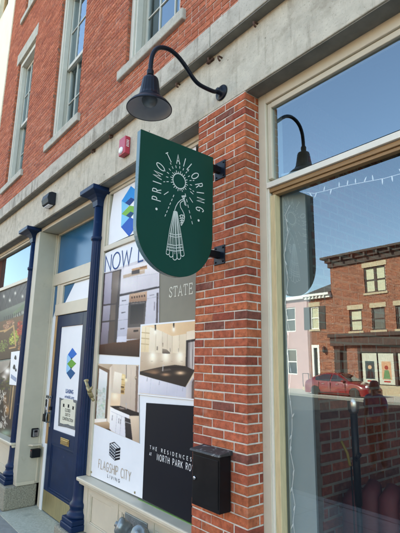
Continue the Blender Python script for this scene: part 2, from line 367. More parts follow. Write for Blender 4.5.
def stroke_text(mb, s, origin, ex, ez, en, h, w, length=None, track=.22, xs=1.0):
    adv = []; x = 0
    for ch in s: adv.append(x); x += GL[ch][0]*xs+track
    x -= track
    k = (length/(x*h)) if length else 1
    for ch, a in zip(s, adv):
        for st in GL[ch][1]: ribbon(mb, [((a+p[0]*xs)*h*k, p[1]*h) for p in st], w, origin, ex, ez, en, closed=(ch == 'O'))
def font_text(mb, s, center, ex, ez, en, h, length=None, bold=0, lift=0):
    cu = bpy.data.curves.new('t', 'FONT'); cu.body = s; cu.align_x = 'CENTER'; cu.size = 1; cu.offset = bold
    o = bpy.data.objects.new('t', cu); COL.objects.link(o); dg = bpy.context.evaluated_depsgraph_get()
    me = bpy.data.meshes.new_from_object(o.evaluated_get(dg)); bpy.data.objects.remove(o)
    xs = [v.co.x for v in me.vertices]; w = max(xs)-min(xs); kx = (length/w) if length else h/.72; ky = h/.72
    n = mb.add([center+ex*(v.co.x*kx)+ez*(v.co.y*ky)+en*lift for v in me.vertices])
    for p in me.polygons: mb.face([n+i for i in p.vertices])
    bpy.data.meshes.remove(me); bpy.data.curves.remove(cu)
EX, EY, EZ = Vector((1, 0, 0)), Vector((0, 1, 0)), Vector((0, 0, 1)); OUT = Vector((0, -1, 0))

# ------------------------------------------------------------------ brickwork: every brick a bevelled block in one mesh
pal_gain = 1.12
PAL = [lin(158, 85, 60), lin(165, 91, 62), lin(152, 80, 58), lin(159, 84, 61), lin(167, 97, 68), lin(134, 68, 53), lin(118, 70, 59)]
PALW = [5, 5, 5, 5, 2.5, 2.2, .7]
PALU = [lin(158, 90, 67), lin(163, 94, 69), lin(153, 86, 64), lin(168, 101, 77), lin(146, 82, 63)]
def brick(mb, o, ex, ey, a0, a1, z0, z1, d=.012, bev=.004, pal=PAL, w=PALW, jit=.0015):
    # front face bevelled, lying on the plane (o, ex), facing -ey
    j = lambda: random.uniform(-jit, jit)
    a0 += j(); a1 += j(); z0 += j(); z1 += j(); f = random.uniform(0, .002)
    c = random.choices(pal, w[:len(pal)])[0]; k = random.uniform(.90, 1.16)*pal_gain; mb.col = tuple(x*k for x in c)
    P = lambda a, z, y: o+ex*a+EZ*z+ey*y
    n = mb.add([P(a0, z0, d), P(a1, z0, d), P(a1, z1, d), P(a0, z1, d), P(a0, z0, bev+f), P(a1, z0, bev+f), P(a1, z1, bev+f), P(a0, z1, bev+f),
                P(a0+bev, z0+bev, f), P(a1-bev, z0+bev, f), P(a1-bev, z1-bev, f), P(a0+bev, z1-bev, f)])
    for A in (0, 4):
        for i in range(4): q = (i+1) % 4; mb.face((n+A+i, n+A+q, n+A+4+q, n+A+4+i))
    mb.face((n+8, n+9, n+10, n+11)); mb.col = None
def brick_wall(mb, o, ex, ey, a0, a1, z0, z1, holes=(), ch=.058, bl=.196, j=.0085, **kw):
    k = 0; z = z0
    while z < z1-.01:
        zt = min(z+ch, z1); spans = [(a0, a1)]
        for (h0, h1, g0, g1) in holes:
            if min(zt, g1)-max(z, g0) > .4*(zt-z):
                ns = []
                for (p, q) in spans:
                    if h1 <= p or h0 >= q: ns.append((p, q)); continue
                    if h0 > p: ns.append((p, h0))
                    if h1 < q: ns.append((h1, q))
                spans = ns
        for (p, q) in spans:
            header = (k % 7 == 6); L = bl/2 if header else bl
            i = math.floor((p-a0)/L)-1; s = a0+i*L+((L/2) if k % 2 else 0)
            while s < q:
                u, v = max(s, p), min(s+L, q)
                if v-u > .03: brick(mb, o, ex, ey, u+(j/2 if u > p else 0), v-(j/2 if v < q else 0), z+j/2, zt-j/2, **kw)
                s += L
        z += ch; k += 1
def sheet_holes(mb, x0, x1, z0, z1, y, holes, th=.0):
    xs = sorted({x0, x1, *[c for h in holes for c in h[:2] if x0 < c < x1]}); zs = sorted({z0, z1, *[c for h in holes for c in h[2:] if z0 < c < z1]})
    for p, q in zip(xs, xs[1:]):
        for r, t in zip(zs, zs[1:]):
            cx, cz = (p+q)/2, (r+t)/2
            if any(h[0] < cx < h[1] and h[2] < cz < h[3] for h in holes): continue
            mb.quad((p, y, r), (q, y, r), (q, y, t), (p, y, t))

# ================================================================== SETTING: ground, pavement, road
struct('ground', MB().quad((-900, -900, -.22), (900, -900, -.22), (900, 900, -.22), (-900, 900, -.22)), 'ground')
struct('sidewalk', B(-60, 40, -3.3, .6, -.2, 0), 'sidewalk')
struct('kerb', B(-60, 40, -3.45, -3.3, -.2, .005), 'kerb')
struct('road', B(-60, 40, -20.2, -3.45, -.2, -.12), 'asphalt')
struct('far_kerb', B(-60, 40, -20.35, -20.2, -.2, .005), 'kerb')
struct('far_sidewalk', B(-60, 40, -24.7, -20.35, -.2, 0), 'sidewalk_far')
# ================================================================== THE BRICK BUILDING
XL, XR, ZT = -9.19, 5.2, 11.4
PX0, PX1 = -2.505, -1.98              # the brick pier
bld = thing('brick_building', 'red brick corner shop building with grey concrete beam, navy iron columns and cream shop fronts', 'building', (-2, .3, 0))
WX = [(-8.28, -7.28), (-6.03, -5.03), (-3.80, -2.80), (-1.56, -.56), (.68, 1.68), (2.92, 3.92)]
WZ = (5.04, 7.67); WZ3 = (8.74, 10.55)
holes = [(a, b, *WZ) for a, b in WX]+[(a, b, *WZ3) for a, b in WX]
mb = MB(); brick_wall(mb, Vector((0, -.012, 0)), EX, EY, XL, XR, 4.54, ZT, holes, pal=PALU, w=[5, 5, 5, 3, 3], bev=.003)
mb.build('brick_wall', 'brick', bld)
mb = MB(); sheet_holes(mb, XL, XR, 4.4, ZT, -.006, holes); mb.build('mortar', 'mortar_red', bld)
# reveals of the upper openings (brick returns) and the shell that keeps the rooms dark
mb = MB()
for (a, b) in WX:
    for (z0, z1) in (WZ, WZ3):
        brick_wall(mb, Vector((a, -.010, 0)), EY, Vector((-1, 0, 0)), 0, .10, z0, z1, bl=.1, pal=PALU, w=[5, 5, 5, 3, 3])
        brick_wall(mb, Vector((b, -.010, 0)), EY, Vector((1, 0, 0)), 0, .10, z0, z1, bl=.1, pal=PALU, w=[5, 5, 5, 3, 3])
mb.build('window_reveal', 'brick', bld)
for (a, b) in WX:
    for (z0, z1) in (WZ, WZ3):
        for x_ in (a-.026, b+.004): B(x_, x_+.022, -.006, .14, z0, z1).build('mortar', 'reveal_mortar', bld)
mb = MB()
mb.box(XL, XL+.3, .02, 9, 0, ZT); mb.box(XR-.3, XR, .02, 9, 0, ZT); mb.box(XL+.3, XR-.3, 8.7, 9, 0, ZT)
mb.build('side_wall', mat('side_wall', (.33, .12, .08), .9, var=.2, scale=20), bld)
B(XL-.05, XR+.05, -.05, 9.05, ZT, ZT+.25).build('roof', 'roofing', bld)
B(XL+.3, XR-.3, .3, 8.7, 4.1, 4.4).build('ceiling', 'room', bld)
mb = MB()
for a, b in zip(WX, WX[1:]): mb.box(a[1]+.1, b[0]-.1, .3, .35, 4.45, ZT)
mb.box(XL+.3, WX[0][0]-.1, .3, .35, 4.45, ZT); mb.box(XL+.3, XR-.3, 1.6, 1.7, 4.45, ZT)
mb.build('room_wall', 'room', bld)
def upper_window(a, b, z0, z1):
    fr = MB(); fy = .032
    fr.box(a, a+.07, fy, .26, z0, z1); fr.box(b-.07, b, fy, .26, z0, z1); fr.box(a+.07, b-.07, fy, .26, z1-.09, z1); fr.box(a+.07, b-.07, fy+.01, .26, z0, z0+.04)
    fr.box(a+.072, a+.10, fy+.02, .125, z0+.04, z1-.09); fr.box(b-.10, b-.072, fy+.02, .125, z0+.04, z1-.09)
    w = fr.build('window', 'offwhite', bld, bevel=.004)
    B(a-.1, b+.1, .262, .3, z1-.1, z1+.05).build('head_lining', 'dark', w); B(a-.1, b+.1, .262, .3, z0-.05, z0+.04).build('stool', 'offwhite', w)
    zm = z0+(z1-z0)*.478; x0, x1 = a+.075, b-.075
    for (n, y, s0, s1) in (('upper_sash', .13, zm-.02, z1-.10), ('lower_sash', .175, z0+.05, zm+.03)):
        s = MB(); r = .042; t = .016
        s.box(x0, x0+r, y, y+.04, s0, s1); s.box(x1-r, x1, y, y+.04, s0, s1); s.box(x0+r, x1-r, y, y+.04, s0, s0+.055); s.box(x0+r, x1-r, y, y+.04, s1-r, s1)
        for k in (1, 2):
            xm = x0+(x1-x0)*k/3; s.box(xm-t/2, xm+t/2, y+.004, y+.03, s0+.055, s1-r)
        zc = (s0+s1)/2; s.box(x0+r, x1-r, y+.006, y+.028, zc-t/2, zc+t/2)
        s.build(n, 'offwhite', w, bevel=.003)
        MB().quad((x0+r, y+.018, s0+.05), (x1-r, y+.018, s0+.05), (x1-r, y+.018, s1-r), (x0+r, y+.018, s1-r)).build('pane', 'glass_up', w)
    B(a-.105, b+.095, -.055, .10, z0-.115, z0).build('sill', 'sill', w, bevel=.012)
    B(a-.12, b+.075, -.018, .10, z1, z1+.25).build('lintel', 'sill', w, bevel=.008)
for (a, b) in WX: upper_window(a, b, *WZ)
for (a, b) in WX: upper_window(a, b, *WZ3)

# string course, beam
mb = MB(); x = XL; 
cuts = [XL, -8.1, -6.35, -4.95, -4.02, -3.1, -2.28, -1.35, .3, 2.2, 3.9, XR]
for p, q in zip(cuts, cuts[1:]): mb.box(p+.003, q-.003, -.09+random.uniform(-.004, .004), .02, 4.342+random.uniform(-.003, .003), 4.542+random.uniform(-.003, .003))
mb.build('string_course', 'ledge', bld, bevel=.008)
B(XL, XR, 0, .38, 3.85, 4.345).build('concrete_beam', 'concrete', bld, bevel=.006)
B(XL, XR, .012, .375, 3.843, 3.8495).build('beam_soffit_shade', 'soffit_shade', bld)
B(XL, XR, -.078, -.002, 4.335, 4.341).build('course_soffit_shade', 'soffit_shade', bld)
# thin dark plates added under ledge and beam, shade put into their colour; rust stubs hang under the ledge
# pier: facing bricks wrap the corner
mb = MB(); ch = .0582; z = 0; k = 0
fo, so_ = Vector((0, -.003, 0)), Vector((PX1+.003, 0, 0))
while z < 3.84:
    zt = min(z+ch, 3.848)
    edges = [PX0, -2.308, -2.095, PX1+.003] if k % 2 == 0 else [PX0, -2.402, -2.190, PX1+.003]
    for i, (u, v) in enumerate(zip(edges, edges[1:])):
        brick(mb, fo, EX, EY, u+(.0045 if i else 0), v-(.0045 if i < 2 else 0), z+.0042, zt-.0042, bev=.0035, jit=.0028 if i < 2 else .0016)
        if i == 2:
            lastc = mb.c[-1]; n0 = len(mb.c)
            e2 = [-.003, .22] if k % 2 == 0 else [-.003, .104, .22]
            brick(mb, so_, EY, Vector((-1, 0, 0)), e2[0], e2[1]-.0045, z+.0045, zt-.0045, bev=.003, jit=0)
            for q in range(n0, len(mb.c)): mb.c[q] = lastc
            if len(e2) == 3: brick(mb, so_, EY, Vector((-1, 0, 0)), e2[1]+.0045, e2[2], z+.0045, zt-.0045, bev=.003)
        if i == 0: brick(mb, Vector((PX0-.003, 0, 0)), EY, Vector((1, 0, 0)), 0, .12, z+.0045, zt-.0045, bev=.003)
    z += ch; k += 1
pier = mb.build('brick_pier', 'brick', bld)
B(PX0+.004, PX1-.002, .003, .22, 0, 3.848).build('mortar', 'mortar', bld)
# second pier beyond the right-hand window (outside the frame)
mb = MB(); brick_wall(mb, Vector((0, -.003, 0)), EX, EY, 1.9, 2.43, 0, 3.848, bl=.212, ch=.0582); mb.build('brick_pier', 'brick', bld)
B(1.9, 2.43, .005, .22, 0, 3.848).build('mortar', 'mortar', bld)

# ---- right-hand shop window
def shop_window(x0, x1, low=.42):
    f = MB(); y0, y1 = .133, .22
    f.box(x0, x0+.072, y0, y1, low, 3.85); f.box(x1-.072, x1, y0, y1, low, 3.85); f.box(x0+.072, x1-.072, y0, y1, 3.765, 3.848)
    f.box(x0+.072, x1-.072, y0+.004, y1, low, low+.09)
    w = f.build('shop_window', 'cream', bld, bevel=.006)
    s = MB()                       # transom light: stop beads
    s.box(x0+.073, x0+.108, .152, .215, 3.185, 3.764); s.box(x1-.108, x1-.073, .152, .215, 3.185, 3.764); s.box(x0+.108, x1-.108, .150, .215, 3.722, 3.764)
    s.build('bead', 'cream', w, bevel=.005)
    t = MB(); t.box(x0+.073, x1-.073, .128, .21, 3.112, 3.152); t.prism([(x0+.073, .150, 3.1525), (x0+.073, .21, 3.1525), (x0+.073, .21, 3.184)], (x1-x0-.146, 0, 0)); t.build('transom_bar', 'bar_white', w, bevel=.003)
    t = MB(); t.box(x0+.085, x1-.085, .146, .2, 3.082, 3.111); t.box(x0+.1, x1-.1, .158, .2, 3.060, 3.0815); t.build('bead', 'wood_brown', w, bevel=.003)
    t = MB(); t.box(x0+.073, x0+.085, .140, .205, low+.09, 3.111); t.build('bead', 'bar_white', w)
    B(x0+.0855, x0+.128, .150, .205, low+.09, 3.0595).build('bead', 'wood_pale', w, bevel=.003); B(x1-.12, x1-.073, .150, .205, low+.09, 3.0595).build('bead', 'wood_pale', w, bevel=.003)
    MB().quad((x0+.1, .172, 3.18), (x1-.1, .172, 3.18), (x1-.1, .172, 3.73), (x0+.1, .172, 3.73)).build('pane', 'glass_transom', w)
    MB().quad((x0+.12, .196, low+.08), (x1-.11, .196, low+.08), (x1-.11, .196, 3.07), (x0+.12, .196, 3.07)).build('pane', 'glass', w)
    B(x0, x1, .14, .3, 0, low-.002).build('stall_riser', 'cream', bld, bevel=.004)
    return w
shop_window(PX1, 1.9)
# the shop behind it
mb = MB(); brick_wall(mb, Vector((PX1+.028, .70, 0)), EY, Vector((-1, 0, 0)), 0, 5.5, 0, 3.9, pal=[lin(112, 60, 48), lin(122, 64, 50), lin(100, 56, 46), lin(88, 56, 50)], w=[4, 4, 3, 2], ch=.070, bl=.235, j=.015, jit=.004)
mb.build('interior_brick_wall', 'brick', bld)
B(PX1-.4, PX1+.0245, .70, 6.3, 0, 4.05).build('mortar', mat('mortar_inside', (.20, .17, .145), .95, var=.2, scale=20), bld)
B(PX0, PX1+.085, .222, .30, 0, 4.05).build('interior_lining', 'board', bld)
B(-1.95, 4.9, 5.9, 6.0, 0, 4.05).build('room_wall', 'room', bld)
B(XL+.3, XR-.3, .4, 8.6, -.02, .012).build('shop_floor', 'room_floor', bld)
b0, b1 = onY(284.5, 300, .225), onY(311.0, 360, .28)
mb = MB(); mb.prism([(b0.x, .225, .03), (b1.x, .28, .03), (b1.x-.01, .31, .03), (b0.x-.01, .255, .03)], (0, 0, 3.2)); mb.build('lining_board', 'board', bld)

# ---- columns
def column(cx, cy, zb=.31, zt=3.852, ch_=.177):
    N = 14
    fl = lambda h, a: (1-.10*(.5+.5*math.cos(a*N))) if .45 < h < 2.93 else 1
    prof = [(.116, .100), (.120, .115), (.118, .135), (.100, .150), (.090, .18), (.098, .195), (.098, .225), (.078, .245), (.070, .30), (.067, .42), (.068, .46)]
    prof += [(.068-.010*t/12, .47+2.45*t/12) for t in range(13)]
    prof += [(.059, 2.94), (.070, 2.945), (.074, 2.965), (.070, 2.985), (.058, 2.99), (.056, zt-.19-zb)]
    c = MB().lathe(prof, (cx, cy, zb), seg=120, flute=fl).build('column', 'navy', bld)
    b = MB(); b.box(cx-.135, cx+.135, cy-.135, cy+.135, zb, zb+.055)
    b.box(cx-.126, cx+.126, cy-.126, cy+.126, zb+.0545, zb+.101); b.build('base', 'navy', c, bevel=.008)
    # bell-shaped square capital flaring to a thin abacus
    k = MB(); z1 = zt-.002; L = []
    for (hw, z) in [(.058, -.20), (.060, -.17), (.066, -.135), (.084, -.105), (.116, -.08), (.155, -.062), (ch_-.006, -.054), (ch_, -.048), (ch_, 0)]:
        L.append(k.add([(cx-hw, cy-hw, z1+z), (cx+hw, cy-hw, z1+z), (cx+hw, min(cy+hw, cy+.13), z1+z), (cx-hw, min(cy+hw, cy+.13), z1+z)]))
    for A, B_ in zip(L, L[1:]):
        for i in range(4): j = (i+1) % 4; k.face((A+i, A+j, B_+j, B_+i))
    k.face(range(L[-1], L[-1]+4)); k.face(reversed(range(L[0], L[0]+4)))
    k.build('capital', 'navy', c, bevel=.004)
    return c
CY = .112
column(-4.448, CY); column(-6.58, CY-.005, .285, 3.852, .20)

# ---- bay with the posters: frames, sill, panelled riser
def bay(x0, x1, mulls, panel_edges):
    f = MB(); y0, y1 = .13, .24
    f.box(x0, x0+.085, y0, y1, .801, 3.85); f.box(x1-.085, x1, y0, y1, .801, 3.85); f.box(x0+.085, x1-.085, y0, y1, 3.80, 3.849)
    w = f.build('shop_window', 'cream', bld, bevel=.005)
    t = MB(); t.box(x0+.0855, x0+.115, .148, .235, 3.165, 3.799); t.box(x1-.115, x1-.0855, .148, .235, 3.165, 3.799); t.box(x0+.115, x1-.115, .148, .235, 3.768, 3.799); t.build('bead', 'cream', w, bevel=.004)
    t = MB(); t.box(x0+.0855, x1-.0855, .127, .235, 3.105, 3.164); t.build('transom_bar', 'cream', w, bevel=.006)
    for c in mulls: B(c-.03, c+.03, .15, .235, .86, 3.104).build('mullion', 'cream', w, bevel=.004)
    MB().quad((x0+.08, .175, .79), (x1-.08, .175, .79), (x1-.08, .175, 3.80), (x0+.08, .175, 3.80)).build('pane', 'glass', w)
    B(x0+.02, x1-.02, .26, .3, .3, 3.84).build('backing', 'dark', w)
    s = MB(); s.box(x0+.01, x1, .025, .24, .765, .800); s.box(x0+.025, x1, .05, .2, .735, .7645); s.build('window_sill', 'cream', w, bevel=.010)
    r = MB(); r.box(x0+.02, x1, .135, .25, .30, .734)
    r.build('stall_riser', 'cream', bld)
    p = MB()
    for a in panel_edges: p.box(a, a+.085, .112, .134, .30, .734)
    for a, b in zip(panel_edges, panel_edges[1:]):
        p.box(a+.086, b-.001, .118, .134, .65, .734); p.box(a+.086, b-.001, .118, .134, .30, .40)
        p.box(a+.086, a+.14, .119, .134, .4005, .6495); p.box(b-.055, b-.001, .119, .134, .4005, .6495)
        q = .012
        p.box(a+.1405, b-.0555, .124, .134, .638, .6495); p.box(a+.1405, b-.0555, .124, .134, .4005, .412)
        p.box(a+.1405, a+.152, .124, .134, .4125, .6375); p.box(b-.067, b-.0555, .124, .134, .4125, .6375)
    p.build('panel_moulding', 'cream', bld, bevel=.003)
    return w
bay(-4.395, PX0+.02, [], [-4.375, -3.765, -3.20, -2.61])
bay(-9.17, -6.51, [], [-9.0, -8.25, -7.55, -6.80])
# granite under the columns and risers
mb = MB(); mb.box(XL, -6.335, -.05, .372, 0, .284); mb.build('stone_base', 'granite', bld, bevel=.02)
mb = MB(); mb.box(-4.665, PX0, -.05, .36, 0, .309); mb.build('stone_base', 'granite', bld, bevel=.02)

# ---- recessed entry
XD0, XD1 = -6.335, -4.63
mb = MB(); mb.box(-6.502, XD0, .085, .42, .285, 3.78); mb.box(XD1, XD1+.07, .14, .42, 0, 3.78); mb.build('entry_wall', 'entry_paint', bld, bevel=.006)
mb = MB(); mb.box(XD0+.002, XD0+.012, .09, .33, .286, .33); mb.box(XD0+.002, XD0+.010, .335, .36, .31, 3.77); mb.build('skirting', 'cream', bld, bevel=.003)
B(-6.60, XD1+.07, .12, .45, 3.785, 3.841).build('entry_soffit', 'cream', bld, bevel=.004)
B(XD0-.02, XD1+.07, .46, .5, 0, 3.8).build('entry_backing', 'dark', bld)
YD = .372
fr = MB()
fr.box(XD0, XD0+.03, YD-.012, .45, 3.16, 3.784); fr.box(XD0+.03, XD1, YD-.012, .45, 3.755, 3.784)
fr.box(XD0, XD1, YD-.02, .45, 2.985, 3.16)              # bar between the two transom lights
fr.box(XD0, XD0+.03, YD-.012, .45, .75, 2.984)          # stile by the wall
fr.box(-6.185, -6.10, YD-.012, .45, 2.70, 2.984); fr.box(-6.10, -5.985, YD-.005, .45, 2.70, 2.984)
fr.box(-6.185, XD1, YD-.02, .45, 2.535, 2.699)          # door head
fr.box(-5.12, XD1, YD-.012, .45, 0, 2.534)              # post right of the door
fr.box(-5.985, XD1, YD-.005, .45, 2.955, 2.9845)
dfr = fr.build('door_frame', 'cream', bld, bevel=.005)
B(-6.172, -6.105, YD-.006, .45, .82, 2.534).build('bare_wood', 'wood', dfr, bevel=.004)
B(-6.185, -6.110, YD-.010, .45, .0, .82).build('jamb', 'white', dfr, bevel=.006)
B(-6.32, -6.19, YD+.012, .45, .0, .75).build('jamb', 'cream', dfr, bevel=.006)
mb = MB(); mb.box(XD0+.03, -6.186, YD+.006, .44, .755, 2.984); mb.build('sidelight', 'paper', dfr)
mb = MB(); mb.quad((XD0+.031, YD+.003, 2.52), (-6.186, YD+.003, 2.70), (-6.186, YD+.003, 2.98), (XD0+.031, YD+.003, 2.98)); mb.build('sidelight_print', 'blue_film', dfr)
B(XD0+.031, XD1, YD+.020, YD+.03, 3.161, 3.754).build('transom_pane', 'blue_film', dfr)
tri = MB(); tri.quad((-5.20, YD+.017, 3.161), (-4.95, YD+.017, 3.161), (-4.95, YD+.017, 3.35)); tri.build('transom_print', 'paper', dfr)
B(-5.984, XD1, YD+.020, YD+.03, 2.70, 2.954).build('transom_pane', 'blue_film', dfr)
tri = MB(); tri.quad((-5.93, YD+.017, 2.701), (-5.0, YD+.017, 2.701), (-5.0, YD+.017, 2.953), (-5.64, YD+.017, 2.953)); tri.build('transom_print', 'paper', dfr)
# door leaf
d = MB(); a, b = -6.100, -5.122; y0, y1 = YD, YD+.045
d.box(a, a+.135, y0, y1, .012, 2.53); d.box(b-.135, b, y0, y1, .012, 2.53); d.box(a+.135, b-.135, y0, y1, 2.37, 2.53)
d.box(a+.135, b-.135, y0, y1, .85, 1.02); d.box(a+.135, b-.135, y0, y1, .012, .29); d.box(a+.13, b-.13, y0+.014, y1-.005, .28, .86)
for (p, q, r, s) in ((a+.135, b-.135, .825, .85), (a+.135, b-.135, .29, .315)): d.box(p, q, y0+.006, y1-.01, r, s)
for (p, q) in ((a+.135, a+.16), (b-.16, b-.135)): d.box(p, q, y0+.007, y1-.01, .315, .825)
door = d.build('door', 'navy', bld, bevel=.004)
B(a+.13, b-.13, y0+.015, y0+.025, 1.01, 2.375).build('door_glass', 'paper', door)
B(a+.012, b-.012, y0-.004, y0-.0005, .02, .262).build('kick_plate', 'brass_plate', door, bevel=.001)
mb = MB(); mb.box(-5.655, -5.395, y0-.008, y0-.0005, .885, .965); mb.box(-5.63, -5.42, y0-.013, y0-.0085, .905, .945); mb.build('mail_slot', 'brass', door, bevel=.003)
mb = MB(); mb.tube([(-6.075, y0-.002, 1.10), (-6.075, y0-.05, 1.10), (-6.075, y0-.055, 1.16), (-6.075, y0-.05, 1.22), (-6.075, y0-.002, 1.22)], .009); mb.box(-6.09, -6.055, y0-.006, y0-.0005, 1.04, 1.28); mb.build('handle', 'pewter', door)
mb = MB(); mb.box(-6.10, -6.045, y0-.02, y0-.0005, 1.255, 1.30); mb.build('lock_bolt', 'black_metal', door)
def ring(cx, cz, r, y, n=14): return [(cx+r*math.cos(2*math.pi*i/n), y, cz+r*math.sin(2*math.pi*i/n)) for i in range(n)]
# hasp and padlock hanging by the door
hz = 1.42
mb = MB(); mb.box(-6.245, -6.06, YD-.016, YD-.0125, hz-.022, hz+.022); mb.build('hasp', 'steel', door, bevel=.001)
for (x, z) in ((-6.22, hz), (-6.16, hz), (-6.08, hz)): MB().lathe([(.012, 0), (.012, .004), (.0, .006)], (x, YD-.0165, z), axis=(0, -1, 0), seg=12).build('screw', 'dusty_black', door)
t = thing('padlock', 'black padlock with short chain hanging beside the navy door edge', 'padlock', (-6.14, YD-.05, 1.10))
mb = MB(); mb.box(-6.185, -6.115, YD-.065, YD-.02, 1.10, 1.20); mb.build('body', 'black', t, bevel=.008)
mb = MB(); mb.tube([(-6.17, YD-.042, 1.195), (-6.17, YD-.042, 1.28), (-6.15, YD-.042, 1.305), (-6.13, YD-.042, 1.28), (-6.13, YD-.042, 1.195)], .008); mb.build('shackle', 'steel', t)
mb = MB()
for i in range(3): mb.tube(ring(-6.15+.012*(i % 2), 1.315+.028*i, .018, YD-.042-.004*(i % 2)), .006, 6, close=True)
mb.build('chain', 'black_metal', t)
struct('entry_slab', B(-6.332, -4.668, -.10, .46, -.1, .006), 'slab')

# ================================================================== THINGS ON THE WALL
# --- lock box, black box, little shelf on the entry wall (plane x = XD0)
X = XD0
t = thing('key_lock_box', 'small grey and black key lock box on the cream entry wall', 'lock box', (X, .265, .885))
mb = MB(); mb.box(X+.001, X+.035, .222, .318, .885, 1.0); mb.build('body', 'black', t, bevel=.012)
mb = MB(); mb.box(X+.0352, X+.042, .240, .310, .895, .985); mb.build('face', 'steel', t, bevel=.006)
mb = MB(); mb.box(X+.0422, X+.046, .254, .296, .948, .974); mb.build('dial_window', 'black', t, bevel=.001)
t = thing('black_wall_box', 'black plastic box under the small cream shelf in the entry', 'box', (X, .30, .62))
mb = MB(); mb.box(X+.001, X+.075, .235, .355, .625, .735); mb.build('body', 'black', t, bevel=.008)
mb = MB(); mb.box(X+.012, X+.06, .2335, .2348, .655, .71); mb.build('front_plate', 'dusty_black', t)
mb = MB(); mb.box(X+.02, X+.05, .232, .2334, .712, .722); mb.build('indicator', 'red_box', t)
t = MB(); t.prism([(X+.001, .20, .775), (X+.07, .235, .775), (X+.075, .36, .775), (X+.001, .36, .775)], (0, 0, .022)); t = t.build('wall_shelf', 'cream', bevel=.004)
tag(t, 'small cream wooden shelf jutting from entry wall above the black box', 'shelf')

# --- wall pack light on the beam
t = thing('wall_light', 'dark grey box-shaped outdoor light on the concrete beam above the door', 'wall light', (-5.68, 0, 3.96))
mb = MB(); prof = [(0, 4.135), (-.06, 4.14), (-.10, 4.12), (-.115, 4.05), (-.10, 3.985), (-.06, 3.965), (0, 3.965)]
mb.prism([(-5.80, y, z) for y, z in prof], (.235, 0, 0)); mb.build('housing', mat('slate', (.016, .019, .026), .5, spec=.2, var=.1), t, bevel=.006)
B(-5.765, -5.60, -.085, -.02, 3.958, 3.9645).build('lens', 'lens', t, bevel=.002)
# --- fire alarm strobe
t = thing('fire_alarm', 'red fire alarm strobe box on the concrete beam beside the green sign', 'fire alarm', (-3.65, 0, 3.96))
B(-3.735, -3.605, -.062, -.001, 3.965, 4.155).build('housing', 'red_box', t, bevel=.008)
mb = MB(); mb.lathe([(.038, 0), (.034, .012), (.02, .02), (0, .022)], (-3.675, -.0622, 4.012), axis=(0, -1, 0), seg=20); mb.build('strobe_lens', 'lens', t)
mb = MB()
for k in range(5): mb.box(-3.6048, -3.6035, -.048, -.018, 4.04+.016*k, 4.047+.016*k)
mb.build('grille', 'print_white', t)
# --- rusty hooks and stubs in the beam
HK = [(-1.87, 4.24, 'single rusty stub low on the beam right of the lamp'), (-2.349, 4.318, 'rusty iron bracket stub under the ledge left of the curled hook'), (-2.229, 4.262, 'curled rusty hook on the beam right above the lamp plate'),
      (-2.779, 4.318, 'small rusty hook under the ledge right behind the lamp shade'), (-4.003, 4.330, 'rusty stub under the ledge left of the red alarm'), (-4.437, 4.322, 'rusty stub under the ledge midway between red alarm and wall light'),
      (-1.85, 4.318, 'bent rusty hook under the ledge at the top of the beam')]
for i, (x, z, lb) in enumerate(HK):
    if i == 0: continue
    mb = MB()
    mb.tube([(x, .002, z), (x, -.03, z), (x+.004, -.045, z-.012), (x+.006, -.045, z-.03), (x+.004, -.032, z-.04), (x, -.022, z-.034)], .0075, 8)
    if i == 1: mb.box(x-.045, x+.03, -.018, .0, z-.022, z-.004); mb.tube([(x-.03, 0, z-.01), (x-.03, -.03, z-.03)], .008, 6)
    if i in (4, 5): mb.box(x-.012, x+.012, -.02, .002, z-.02, z+.012)
    tag(mb.build('rusty_hook', 'rust'), lb, 'hook', 'rusty hooks left in the concrete beam')

# --- mailbox on the pier
t = thing('mailbox', 'black metal mailbox with a dusty lid on the brick pier', 'mailbox', (-2.24, -.05, 1.05))
x0, x1 = -2.375, -2.110
mb = MB(); mb.box(x0, x1, -.105, -.012, 1.055, 1.375); mb.build('body', 'black_metal', t, bevel=.003)
B(x0+.014, x1-.010, -.109, -.1055, 1.078, 1.352).build('door', 'black_metal', t, bevel=.002)
mb = MB(); mb.prism([(x0-.010, -.124, 1.3755), (x0-.010, -.006, 1.3755), (x0-.010, -.006, 1.402), (x0-.010, -.118, 1.388)], (x1-x0+.020, 0, 0)); mb.build('lid', 'dusty_black', t, bevel=.002)
mb = MB(); mb.lathe([(.011, 0), (.011, .008), (.006, .010), (0, .010)], (x0+.035, -.1095, 1.215), axis=(0, -1, 0), seg=14); mb.build('lock', 'steel', t)

# --- gooseneck lamp
LX = -2.227
t = thing('gooseneck_lamp', 'dark navy gooseneck barn lamp on the beam over the green sign', 'wall lamp', (LX, 0, 3.955))
mb = MB(); mb.lathe([(.062, 0), (.062, .008), (.054, .014), (.024, .016), (.024, .05), (.018, .055)], (LX, -.001, 3.955), axis=(0, -1, 0), seg=28); mb.build('wall_plate', 'lamp_blue', t)
pts = [(-.05, 3.945), (-.09, 3.930), (-.19, 3.924), (-.245, 3.932), (-.29, 3.958), (-.33, 3.993), (-.37, 4.028), (-.425, 4.062), (-.49, 4.078), (-.555, 4.065), (-.605, 4.027), (-.634, 3.965), (-.643, 3.90), (-.645, 3.84), (-.645, 3.79)]
def smooth(pts, k=3):
    out = []
    for i in range(len(pts)-1):
        p0, p1, p2, p3 = pts[max(i-1, 0)], pts[i], pts[i+1], pts[min(i+2, len(pts)-1)]
        for s in range(k):
            u = s/k; out.append(tuple(.5*((2*b)+(c-a)*u+(2*a-5*b+4*c-d)*u*u+(3*b-a-3*c+d)*u**3) for a, b, c, d in zip(p0, p1, p2, p3)))
    return out+[pts[-1]]
mb = MB(); mb.tube([(LX, y, z) for y, z in smooth(pts)], .0155, 12); mb.lathe([(.021, 0), (.024, .01), (.024, .035), (.021, .045)], (LX, -.645, 3.80), seg=16); mb.build('arm', 'lamp_blue', t)
ly = -.640
rib = lambda h, a: (1-.035*(.5+.5*math.cos(a*20))) if 3.645 < h < 3.762 else 1
